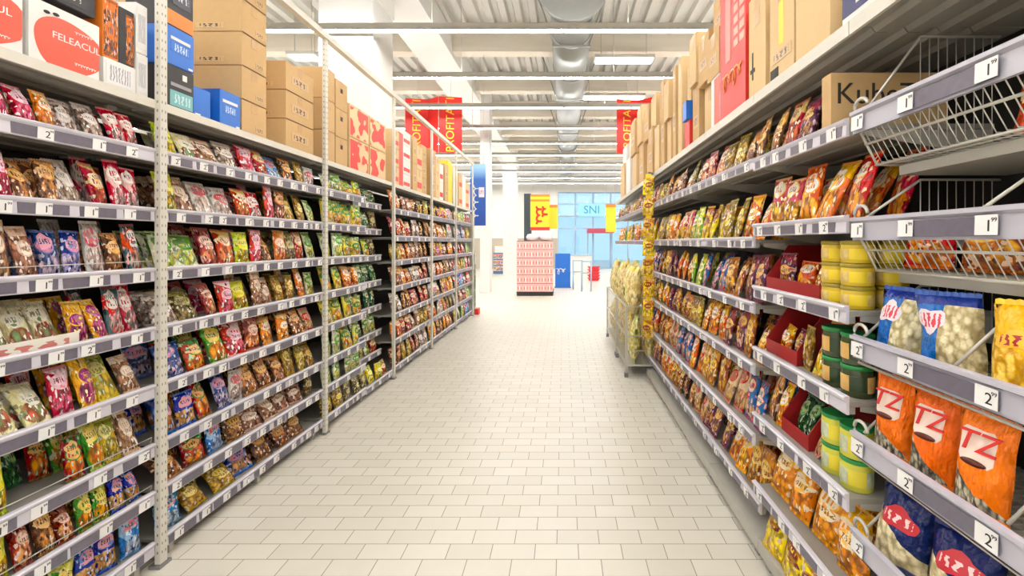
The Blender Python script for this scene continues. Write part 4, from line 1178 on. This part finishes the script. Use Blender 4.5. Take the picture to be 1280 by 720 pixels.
# far bays
FP = [['redsolid', 'brown', 'purple', 'orangesnack', 'choc'], ['brownyel', 'orangesnack', 'purple', 'beige', 'brown'], ['bluesnack', 'beige', 'brownyel', 'redorange'], ['brownyel', 'purple', 'orangesnack', 'gold'], ['purple', 'brownyel', 'bluesnack', 'greensnack', 'orangesnack'], ['orangesnack', 'gold', 'brightyel', 'greensnack', 'pinkyel'], ['brown', 'gold', 'redbrown', 'olive', 'peach']]
for b, (y0, y1) in enumerate(RB):
    for i, z in enumerate(RF):
        if b >= 4 and z < 1.4: continue
        gap = (RF + [RTOP - 0.02])[i + 1] - z - 0.05
        pool = FP[i + 1]
        ks = [pool[(b * 2 + j) % len(pool)] for j in range(3)]
        if b < 2: spec = [(ks[0], 2, 'd'), (ks[1], 2, 'd'), (ks[2], 1, 'd')]
        elif b < 4: spec = [(ks[0], 2, 's'), (ks[1], 2, 's'), (ks[2], 1, 's')]
        else: spec = [(ks[0], 2, 's'), (ks[1], 2, 's')]
        fill_row(spec, -1, XR + (0.06 if i == 0 else 0.04), y0 + 0.015, y1 - 0.015, z + 0.0125, gap, SHELFWORD[i + 1], RBN[b], b < 2)
# base shelf goods of the far bays
for b in range(4):
    y0, y1 = RB[b]

# hanging strip of yellow packets
CA = R(55)
o = empty('hanging_clip_strip', (XR - 0.06, 4.12, 0.55), CA); tag(o, 'long yellow hanging clip strip on the far right shelving', 'clip strip')
obj('strip_band', MB().box(-0.002, 0.0, -0.03, 0.03, 0, 1.58).mesh('strip_band', M['yellow']), o)
obj('strip_hook', MB().box(-0.002, 0.098, -0.008, 0.008, 1.5805, 1.60).mesh('strip_hook', M['grey']), o)
for k in range(8):
    p = pack('brightyel', False); p.rotation_euler = (0, 0, PI + CA); p.scale = (0.55, 0.9, 0.98)
    settle(p, -1, XR - 0.062, 4.12, 0.56 + 0.195 * k)
    p.location.x = XR - 0.06 - 0.0185 * math.cos(CA); p.location.y = 4.12 - 0.0185 * math.sin(CA)
    tag(p, f"yellow snack packet clipped to the hanging strip, {ORD[k + 1]} from bottom", 'snack', 'packets on the clip strip')

# wire bins with sacks of puffs
for b, (y0, y1) in enumerate(((4.66, 5.5), (5.56, 6.7))):
    root = empty('wire_bin', (0.90, (y0 + y1) / 2, 0)); L = y1 - y0
    tag(root, f"wire bin heaped with sacks of corn puffs, {['nearer', 'farther'][b]} of the two", 'bin', 'wire bins at the right')
    hx = 0.22
    mb = MB()
    for sx in (-1, 1):
        for sy in (-1, 1):
            mb.box(sx * hx - 0.012, sx * hx + 0.012, sy * (L / 2) - 0.012, sy * (L / 2) + 0.012, 0.05, 0.78)
    for z in (0.13, 0.45, 0.77):
        for sx in (-1, 1): mb.box(sx * hx - 0.008, sx * hx + 0.008, -L / 2, L / 2, z - 0.008, z + 0.008)
        for sy in (-1, 1): mb.box(-hx, hx, sy * L / 2 - 0.008, sy * L / 2 + 0.008, z - 0.008, z + 0.008)
    obj('bin_frame', mb.mesh('bin_frame', M['wire']), root)
    mb = MB()
    n_ = int(L / 0.11)
    for k in range(1, n_): mb.tube([(-hx, -L / 2 + L * k / n_, 0.13), (-hx, -L / 2 + L * k / n_, 0.77)], 0.003, 4)
    for k in range(1, 5): mb.tube([(-hx + 2 * hx * k / 5, -L / 2, 0.13), (-hx + 2 * hx * k / 5, -L / 2, 0.77)], 0.003, 4)
    for z in (0.29, 0.61): mb.tube([(-hx, -L / 2, z), (-hx, L / 2, z)], 0.003, 4); mb.tube([(-hx, -L / 2, z), (hx, -L / 2, z)], 0.003, 4)
    obj('wire_mesh', mb.mesh('wire_mesh', M['wire']), root)
    obj('bin_floor', MB().box(-hx + 0.01, hx - 0.01, -L / 2 + 0.01, L / 2 - 0.01, 0.12, 0.14).mesh('bin_floor', M['shelf']), root)
    for sx in (-1, 1):
        for sy in (-1, 1): obj('foot', MB().box(sx * hx - 0.02, sx * hx + 0.02, sy * (L / 2 - 0.02) - 0.02, sy * (L / 2 - 0.02) + 0.02, 0, 0.049).mesh('foot', M['grey']), root)
    nn = 4 if b == 0 else 5
    for lay in range(2):
        for c in range(nn):
            for rr in range(2):
                key = 'puffgreen' if (c + lay + b) % 3 == 0 else 'puff'
                p = pack(key, lay == 1 and b == 0)
                p.rotation_euler = (R(random.uniform(-2.5, 2.5)), R(-3), R(180 + random.uniform(-3, 3)))
                p.scale = (0.9, L / nn / 0.26 * 0.80, 1.06)
                settle(p, -1, 0.706 + 0.185 * rr, y0 + L * (c + 0.5) / nn, 0.145 + 0.545 * lay)
                tag(p, f"{DES[key]['desc']}, {['lower', 'upper'][lay]} layer{' rear' if rr else ''}, {ORD[c + 1]} along {['nearer', 'farther'][b]} wire bin", 'snacks', 'sacks in the wire bins')

# right-hand storage boxes
T1 = RTOP + 0.0165; XF = XR + 0.02
def rb(y0, y1, z, h, label, mat='carton', marks=None, kind='carton', x1=0.36, xf=XF, tape=True):
    return carton(y0, y1, xf, xf + x1, z, h, label, mat, -1, kind, tape, marks, group='boxes on the right storage deck')
rb(1.05, 1.375, T1, 0.26, 'white, navy and orange printed carton on the right storage deck', 'white', [('navy_stripe', 'navy', 0.0, 1.0, 0.12, 0.4), ('orange_panel', 'orange', 0.0, 0.45, 0.0, 0.9), ('white_mark', 'white', 0.6, 0.8, 0.2, 0.32)], tape=False)
rb(1.44, 1.652, T1, 0.42, 'plain tan carton beside the white, navy and orange carton', 'carton2')
rb(1.665, 1.86, T1, 0.45, 'tan carton with yellow streak and dark band, two along', 'carton2', [('yellow_streak', 'yellow', 0.4, 0.6, 0.3, 0.7), ('dark_band', 'clines', 0.1, 0.9, 0.16, 0.26), ('chevron_print', 'print', 0.62, 0.95, 0.02, 0.12)])
rb(1.90, 2.07, T1, 0.48, 'tall tan carton with arrow prints beside the red display', 'carton2', [('arrow_print', 'print', 0.72, 0.8, 0.18, 0.45), ('arrow_head', 'print', 0.62, 0.9, 0.25, 0.29)])
# red cardboard display tower
o = empty('display_tower', (XF, 2.28, T1)); tag(o, 'tall red cardboard display tower with pale lattice on the storage deck', 'display')
obj('tower_body', MB().box(0, 0.26, -0.17, 0.17, 0, 0.9).mesh('tower_body', M['red']), o)
mb = MB()
for k in range(9):
    for j in range(2): mb.box(-0.0018, 0, -0.155 + 0.075 * j, -0.10 + 0.075 * j, 0.34 + 0.06 * k, 0.38 + 0.06 * k)
obj('pale_lattice', mb.mesh('pale_lattice', flat('lattice_pink', (236, 170, 150), 0.5)), o)
obj('pale_panel', MB().box(-0.0018, 0, 0.02, 0.09, 0.30, 0.88).mesh('pale_panel', flat('panel_pink', (230, 140, 130), 0.5)), o)
obj('lettering', script_mesh(0.26, 0.10, M['orange'], 4, 0.009), o, (-0.003, 0, 0.2), (0, 0, PI))
carton(2.47, 2.60, XF, XF + 0.25, T1, 0.30, 'red and white box standing beside the red display tower', 'white', -1, 'carton', False, [('red_print', 'coral', 0.0, 0.6, 0.0, 0.95)])
pal = ['carton', 'carton2']
cols = [(2.47, 0.20, [(0.27, 'carton'), (0.22, 'carton')], 0.301), (2.70, 0.22, [(0.36, 'carton2'), (0.36, 'carton')], 0), (2.94, 0.16, [(0.42, 'carton'), (0.35, 'carton2')], 0), (3.12, 0.12, [(0.22, 'red'), (0.14, 'blue'), (0.3, 'carton2')], 0), (3.27, 0.14, [(0.75, 'carton2')], 0), (3.43, 0.10, [(0.80, 'carton')], 0), (3.56, 0.12, [(0.78, 'carton2')], 0),
        (3.71, 0.16, [(0.40, 'carton2'), (0.36, 'carton2')], 0), (3.90, 0.15, [(0.82, 'carton')], 0), (4.08, 0.2, [(0.45, 'carton2'), (0.4, 'carton')], 0), (4.32, 0.25, [(0.5, 'carton'), (0.34, 'carton2')], 0), (4.62, 0.3, [(0.45, 'carton2'), (0.40, 'carton')], 0), (5.0, 0.3, [(0.5, 'carton'), (0.42, 'carton2')], 0), (5.4, 0.35, [(0.45, 'carton2'), (0.5, 'carton')], 0), (5.85, 0.4, [(0.5, 'white'), (0.4, 'white')], 0), (6.35, 0.4, [(0.5, 'carton2'), (0.3, 'white')], 0), (6.85, 0.38, [(0.6, 'white')], 0)]
cw2 = dict(cw, blue='blue', red='red')
for ci, (y, w_, lst, zo) in enumerate(cols):
    z = T1 + zo
    for k, (h_, m) in enumerate(lst):
        rb(y + [0, 0.012, 0.004][(ci + k) % 3], y + w_ - [0.0, 0.01, 0.016][(ci * 2 + k) % 3], z, h_ * [1.0, 0.93, 1.04, 0.88][(ci + 2 * k) % 4] if k == len(lst) - 1 else h_, f"{cw2[m]} carton {['at the base', 'second up', 'third up'][k]} of {ORD[ci + 1]} column past the red tower", m, [('printed_text', 'clines', 0.2, 0.8, 0.3, 0.5)] if m == 'carton' else None, 'carton', 0.3, XF + [0.0, 0.035, 0.01, 0.06, 0.02][(ci * 3 + k) % 5], m.startswith('carton'))
        z += h_ + 0.001

# ------------------------------------------------------------------ signs
def prism_sign(x, y, z0, z1, w_, label):
    root = empty('promotion_sign', (x, y, z0)); tag(root, label, 'sign', 'red hanging promotion signs')
    h = z1 - z0
    sred = bpy.data.materials.get('sign_red') or flat('sign_red', (222, 30, 26), 0.4)
    a = w_
    # three-sided sign: two panels facing the aisle and a recessed fold between them
    pans = [((-1.62 * a, -0.02), (-0.62 * a, 0.10)), ((-0.62 * a, 0.10), (-0.05 * a, -0.16)), ((0.0, -0.165), (1.0 * a, -0.06))]
    for k, (p, q) in enumerate(pans):
        d = Vector((q[0] - p[0], q[1] - p[1], 0)); nrm = Vector((d.y, -d.x, 0)).normalized() * 0.012
        mb = MB()
        b = [(p[0], p[1]), (q[0], q[1]), (q[0] - nrm.x, q[1] - nrm.y), (p[0] - nrm.x, p[1] - nrm.y)]
        n0 = 0
        for z in (0, h): mb.v += [(u, v, z) for u, v in b]
        mb.face((3, 2, 1, 0)); mb.face((4, 5, 6, 7))
        for i in range(4): mb.face((i, (i + 1) % 4, 4 + (i + 1) % 4, 4 + i))
        pn = obj('sign_panel', mb.mesh('sign_panel', sred), root)
        if k != 1:
            t = text_mesh('PROFITAȚI', min(0.28, h * 0.215), M['yellow'], 0.001)
            ang = math.atan2(d.y, d.x)
            mid = ((p[0] + q[0]) / 2 + nrm.x * 0.25, (p[1] + q[1]) / 2 + nrm.y * 0.25)
            o = obj('lettering', t, pn)
            # text in local YZ facing +x: stand it upright, reading upwards
            m = Matrix.Translation((mid[0], mid[1], h / 2)) @ Matrix.Rotation(ang - PI / 2, 4, 'Z') @ Matrix.Rotation(PI / 2, 4, 'X')
            o.matrix_local = m
    for xx in (-1.1 * a, 0.5 * a):
        mb = MB(); mb.tube([(xx, 0.03 if xx < 0 else -0.1, h), (xx, 0.03 if xx < 0 else -0.1, ZR - 0.01 - z0)], 0.006, 5)
        obj('hanging_wire', mb.mesh('hanging_wire', M['wire']), root)
YS = 10.6
prism_sign((551 - VX) * YS / FPX, YS, EYE + (303 - 192) * YS / FPX, EYE + (303 - 123) * YS / FPX, 0.54, 'red hanging promotion sign with yellow lettering above left shelving end')
YS = 10.6
prism_sign((815 - VX) * YS / FPX, YS, EYE + (303 - 192) * YS / FPX, EYE + (303 - 124) * YS / FPX, 0.54, 'red hanging promotion sign with yellow lettering above right boxes')
# blue hanging sign
YS = 9.4
o = empty('aisle_sign', ((597.5 - VX) * YS / FPX, YS, EYE + (303 - 282) * YS / FPX)); hS = 77 * YS / FPX
tag(o, 'tall blue hanging aisle sign with white script at left shelving end', 'sign')
q = NT('sign_blue'); uv, u, v = q.uv()
q.put(q.b.inputs['Base Color'], q.ramp(v, [(0.0, lin((30, 66, 150))), (0.75, lin((44, 96, 178))), (0.95, lin((150, 196, 236)))]))
q.b.inputs['Roughness'].default_value = 0.35
obj('sign_panel', MB().box(-0.17, 0.17, -0.012, 0.012, 0, hS).mesh('sign_panel', q.m), o)
obj('lettering', script_mesh(hS * 0.55, 0.12, M['white'], 5, 0.012), o, (-0.05, -0.015, hS * 0.38), (PI / 2, 0, -PI / 2))
obj('white_patch', MB().box(-0.06, 0.06, -0.014, -0.0125, hS * 0.46, hS * 0.62).mesh('white_patch', stroke_mat('patch_print', (230, 220, 226), (200, 120, 140), 20)), o, (0.08, 0, 0))
for s in (-0.12, 0.12):
    mb = MB(); mb.tube([(s, 0, hS), (s, 0, 5.59 - o.location.z)], 0.005, 5)
    obj('hanging_wire', mb.mesh('hanging_wire', M['wire']), o)

# ------------------------------------------------------------------ end of the aisle
# pallet of pink cartons
YP = 11.75
cxp = (668.5 - VX) * YP / FPX
o = empty('pallet', (cxp, YP + 0.42, 0)); tag(o, 'dark low pallet under the pink carton stack', 'pallet')
mb = MB()
for yy in (-0.36, 0, 0.36): mb.box(-0.5, 0.5, yy - 0.05, yy + 0.05, 0.0, 0.09)
obj('bearer', mb.mesh('bearer', M['black']), o)
obj('deck', MB().box(-0.51, 0.51, -0.41, 0.41, 0.091, 0.115).mesh('deck', M['black']), o)
q = NT('pink_print'); uv, u, v = q.uv()
dq = q.ell(u, v, 0.5, 0.45, 0.36, 0.38, 0.2)
q.put(q.b.inputs['Base Color'], q.mix(dq, lin((232, 176, 170)), q.mix(q.band(u, 0.35, 0.65), lin((214, 96, 96)), lin((240, 224, 216)))))
pinkp = q.m
M['pinkc'] = flat('pink_carton', (232, 186, 180), 0.6)
for r_i in range(6):
    for c in range(6):
        w_ = 0.165; h_ = 0.215
        x0 = cxp - 0.5 + w_ * c + 0.003 * (c % 2)
        root = empty('pink_carton', (x0 + w_ / 2, YP + 0.2, 0.116 + (h_ + 0.018) * r_i))
        tag(root, f"pink printed carton, {ORD[r_i + 1]} row up, {ORD[c + 1]} from left of the pallet stack", 'box', 'pink cartons on the pallet')
        obj('box_body', MB().box(-w_ / 2 + 0.001, w_ / 2 - 0.001, -0.18, 0.18, 0, h_).mesh('box_body', M['pinkc']), root)
        mb = MB(); mb.v += [(-w_ / 2 + 0.012, -0.181, 0.02), (w_ / 2 - 0.012, -0.181, 0.02), (w_ / 2 - 0.012, -0.181, h_ - 0.03), (-w_ / 2 + 0.012, -0.181, h_ - 0.03)]
        mb = MB(); mb.box(-w_ / 2 + 0.012, w_ / 2 - 0.012, -0.1815, -0.1802, 0.02, h_ - 0.03)
        obj('front_print', mb.mesh('front_print', pinkp), root)
        obj('top_tray', MB().box(-w_ / 2, w_ / 2, -0.182, 0.182, h_ + 0.0005, h_ + 0.0175).mesh('top_tray', M['redtray'] if 'redtray' in M else M.setdefault('redtray', flat('tray_red', (176, 70, 66), 0.6))), root)
# upper clear wrap heap on the stack
o = empty('wrapped_bundle', (cxp + 0.05, YP + 0.2, 0.116 + 0.233 * 6)); tag(o, 'pale plastic wrapped bundle lying on the pink carton stack', 'bundle')
for k in range(2):
    mb = MB(); mb.lathe([(0.02, 0), (0.16, 0.02), (0.19, 0.10), (0.15, 0.18), (0.03, 0.2)], 14); me = mb.mesh('bundle_lobe', flat('wrap_film', (226, 220, 224), 0.25))
    obj('bundle_lobe', me, o, (-0.12 + 0.36 * k, 0, 0))
# yellow price posters in a dark frame
YQ = 17.0
X = lambda px_, Y: (px_ - VX) * Y / FPX
Z = lambda py_, Y: EYE + (VY - py_) * Y / FPX
o = empty('poster_stand', (X(664, YQ), YQ, 0)); tag(o, 'dark tall stand behind the pink carton stack', 'stand')
obj('stand_panel', MB().box(X(655, YQ) - X(664, YQ), X(664, YQ) - X(664, YQ), 0, 0.3, 0, Z(242, YQ)).mesh('stand_panel', flat('stand_dark', (52, 66, 76), 0.5)), o)
def poster(x0, x1, y0, y1, Y, label, stripes):
    root = empty('price_poster', (X((x0 + x1) / 2, Y), Y, Z(y1, Y))); tag(root, label, 'poster', 'yellow hanging price posters')
    w_ = (X(x1, Y) - X(x0, Y)) / 2; h = Z(y0, Y) - Z(y1, Y)
    obj('poster_sheet', MB().box(-w_, w_, -0.006, 0.006, 0, h).mesh('poster_sheet', M['yellow']), root)
    if stripes:
        for a, b in ((0.80, 0.86), (0.94, 1.0)): obj('orange_stripe', MB().box(-w_, w_, -0.009, -0.0062, h * a, h * b).mesh('orange_stripe', M['orange']), root)
        obj('red_foot', MB().box(-w_, w_, -0.009, -0.0062, 0, h * 0.09).mesh('red_foot', M['red']), root)
        obj('lettering', script_mesh(h * 0.5, h * 0.16, M['red'], 3, h * 0.03), root, (-w_ * 0.15, -0.009, h * 0.42), (PI / 2, 0, -PI / 2))
        obj('lettering', script_mesh(h * 0.3, h * 0.16, M['red'], 2, h * 0.03), root, (w_ * 0.45, -0.009, h * 0.52), (PI / 2, 0, -PI / 2))
    else:
        obj('orange_stripe', MB().box(-w_, w_, -0.009, -0.0062, h * 0.88, h).mesh('orange_stripe', M['orange']), root)
    for s in (-0.8, 0.8):
        mb = MB(); mb.tube([(s * w_, 0, h), (s * w_, 0, ZR - 0.01 - root.location.z)], 0.005, 4)
        obj('hanging_wire', mb.mesh('hanging_wire', M['wire']), root)
poster(663, 687, 243, 288, 16.6, 'big yellow hanging price poster with red figures', True)
poster(686, 697, 256, 286, 16.9, 'small plain yellow hanging poster beside the big one', False)
poster(757, 770, 255, 290, 16.9, 'plain yellow hanging poster at the right shelving end', False)
# blue bin panel
YQ = 13.8
o = empty('blue_stand', (X(703.5, YQ), YQ, 0)); tag(o, 'bright blue display stand beside the pink carton stack', 'stand')
w_ = X(713, YQ) - X(694, YQ)
obj('stand_body', MB().box(-w_ / 2, w_ / 2, 0, 0.35, 0.02, Z(317, YQ)).mesh('stand_body', M['blue']), o)
obj('stand_base', MB().box(-w_ / 2 - 0.03, w_ / 2 + 0.03, -0.03, 0.38, 0, 0.019).mesh('stand_base', M['grey']), o)
obj('white_script', script_mesh(0.3, 0.22, M['white'], 2, 0.014), o, (-0.06, -0.003, 0.55), (0, 0, -PI / 2))
# steel crowd gates
for k, (px_, Y) in enumerate(((722, 13.4), (733, 12.8))):
    o = empty('barrier_gate', (X(px_, Y), Y, 0)); tag(o, f"slim steel barrier gate {['beside the blue stand', 'before the entrance doors'][k]}", 'barrier', 'steel barriers at the entrance')
    mb = MB()
    for xx in (-0.14, 0.14): mb.tube([(xx, 0, 0), (xx, 0, 0.92)], 0.022, 8)
    obj('gate_post', mb.mesh('gate_post', M['mullion']), o)
    mb = MB()
    for zz in (0.9, 0.55): mb.tube([(-0.14, 0, zz), (0.14, 0, zz)], 0.018, 8)
    obj('gate_bar', mb.mesh('gate_bar', M['mullion']), o)
# checkout counter and red basket stack
o = empty('checkout_counter', (X(727, 21), 21, 0)); tag(o, 'white checkout counter before the entrance glass', 'counter')
obj('counter_body', MB().box(-1.1, 0.5, 0, 0.7, 0.0, 0.82).mesh('counter_body', M['wallw']), o)
obj('counter_top', MB().box(-1.14, 0.54, -0.05, 0.75, 0.821, 0.87).mesh('counter_top', M['mullion']), o)
for k in range(5):
    o = empty('shopping_basket', (X(742, 16.5), 16.5, 0.11 * k + 0.0)); tag(o, f"red shopping basket, {ORD[k + 1]} from bottom of the stack by entrance", 'basket', 'red shopping baskets')
    mb = MB(); mb.prism([(-0.17, 0.002), (0.17, 0.002), (0.23, 0.10), (-0.23, 0.10)], -0.14, 0.14)
    obj('basket_body', mb.mesh('basket_body', flat('basket_red', (206, 40, 50), 0.35) if k == 0 else bpy.data.materials['basket_red']), o)
    obj('basket_rim', MB().box(-0.25, 0.25, -0.16, 0.16, 0.1005, 0.108).mesh('basket_rim', M['red']), o)
# magazine rack far left, white columns
o = empty('magazine_rack', (X(626, 20), 20, 0)); tag(o, 'blue magazine rack far down beside the white wall', 'rack')
obj('rack_body', MB().box(-0.36, 0.36, 0, 0.3, 0.0, 0.98).mesh('rack_body', M['bluel'] if 'bluel' in M else flat('rack_blue', (70, 110, 160), 0.5)), o)
for k in range(3): obj('magazine_row', MB().box(-0.34, 0.34, -0.03, -0.001, 0.14 + 0.28 * k, 0.36 + 0.28 * k).mesh('magazine_row', pack_mat(f"magazine_covers_{k}", (190, 200, 210), (220, 120, 110), (60, 90, 140), (120, 180, 150), (210, 150, 120), 'clear', 6)), o)
obj('rack_header', MB().box(-0.3, 0.3, 0.1, 0.2, 0.981, 1.3).mesh('rack_header', M['white']), o)
box_struct('pillar_far', X(600, 12.5), X(612, 12.5), 12.5, 12.9, 0, ZR, M['wallw'])
box_struct('pillar_rear', X(628, 19), X(645, 19), 19.2, 19.7, 0, ZR - 0.01, M['wallw'])
box_struct('trim_1', -6, -0.36, HY1 - 0.03, HY1 - 0.001, 0.0, 1.7, flat('dado_beige', (178, 168, 152), 0.6))
# end panel with green strip at the far end of the left shelving
o = empty('end_display', (XL - 0.2, 8.66, 0)); tag(o, 'narrow green and white end display closing the left shelving', 'display')
obj('end_panel', MB().box(-0.32, 0.22, 0, 0.03, 0.0, 2.05).mesh('end_panel', M['post']), o)
obj('green_strip', MB().box(0.225, 0.245, 0.0, 0.05, 0.12, 1.25).mesh('green_strip', pack_mat('green_goods', (120, 170, 120), (230, 240, 230), (60, 130, 80), (210, 230, 210), (70, 130, 90), 'clear', 14)), o)
obj('red_bumper', MB().box(0.0, 0.30, 0.031, 0.22, 0.0, 0.12).mesh('red_bumper', M['red']), o)

# ------------------------------------------------------------------ outside, world, camera
w = bpy.data.worlds.new('daylight'); bpy.context.scene.world = w; w.use_nodes = True
bg = w.node_tree.nodes['Background']; bg.inputs[0].default_value = (0.46, 0.74, 0.95, 1); bg.inputs[1].default_value = 1.15

cam = bpy.data.cameras.new('camera'); co = bpy.data.objects.new('camera', cam); COL.objects.link(co)
co.location = (0, 0, EYE); co.rotation_euler = (PI / 2, 0, 0)
cam.sensor_width = 36.0; cam.lens = 36.0 * FPX / 1280.0
cam.shift_x = (640 - VX) / 1280.0; cam.shift_y = (VY - 360) / 1280.0
cam.clip_start = 0.05; cam.clip_end = 200
sc = bpy.context.scene
sc.camera = co
sc.view_settings.view_transform = 'Standard'; sc.view_settings.look = 'None'; sc.view_settings.gamma = 1.0
sc.view_settings.use_curve_mapping = False
sc.view_settings.exposure = 0.12
sc.cycles.use_denoising = True
sc.cycles.max_bounces = 8; sc.cycles.diffuse_bounces = 5
sc.cycles.sample_clamp_indirect = 6.0
for o in list(bpy.data.objects):
    if o.type == 'MESH' and o.name.split('.')[0] == 'lettering_source': bpy.data.objects.remove(o)
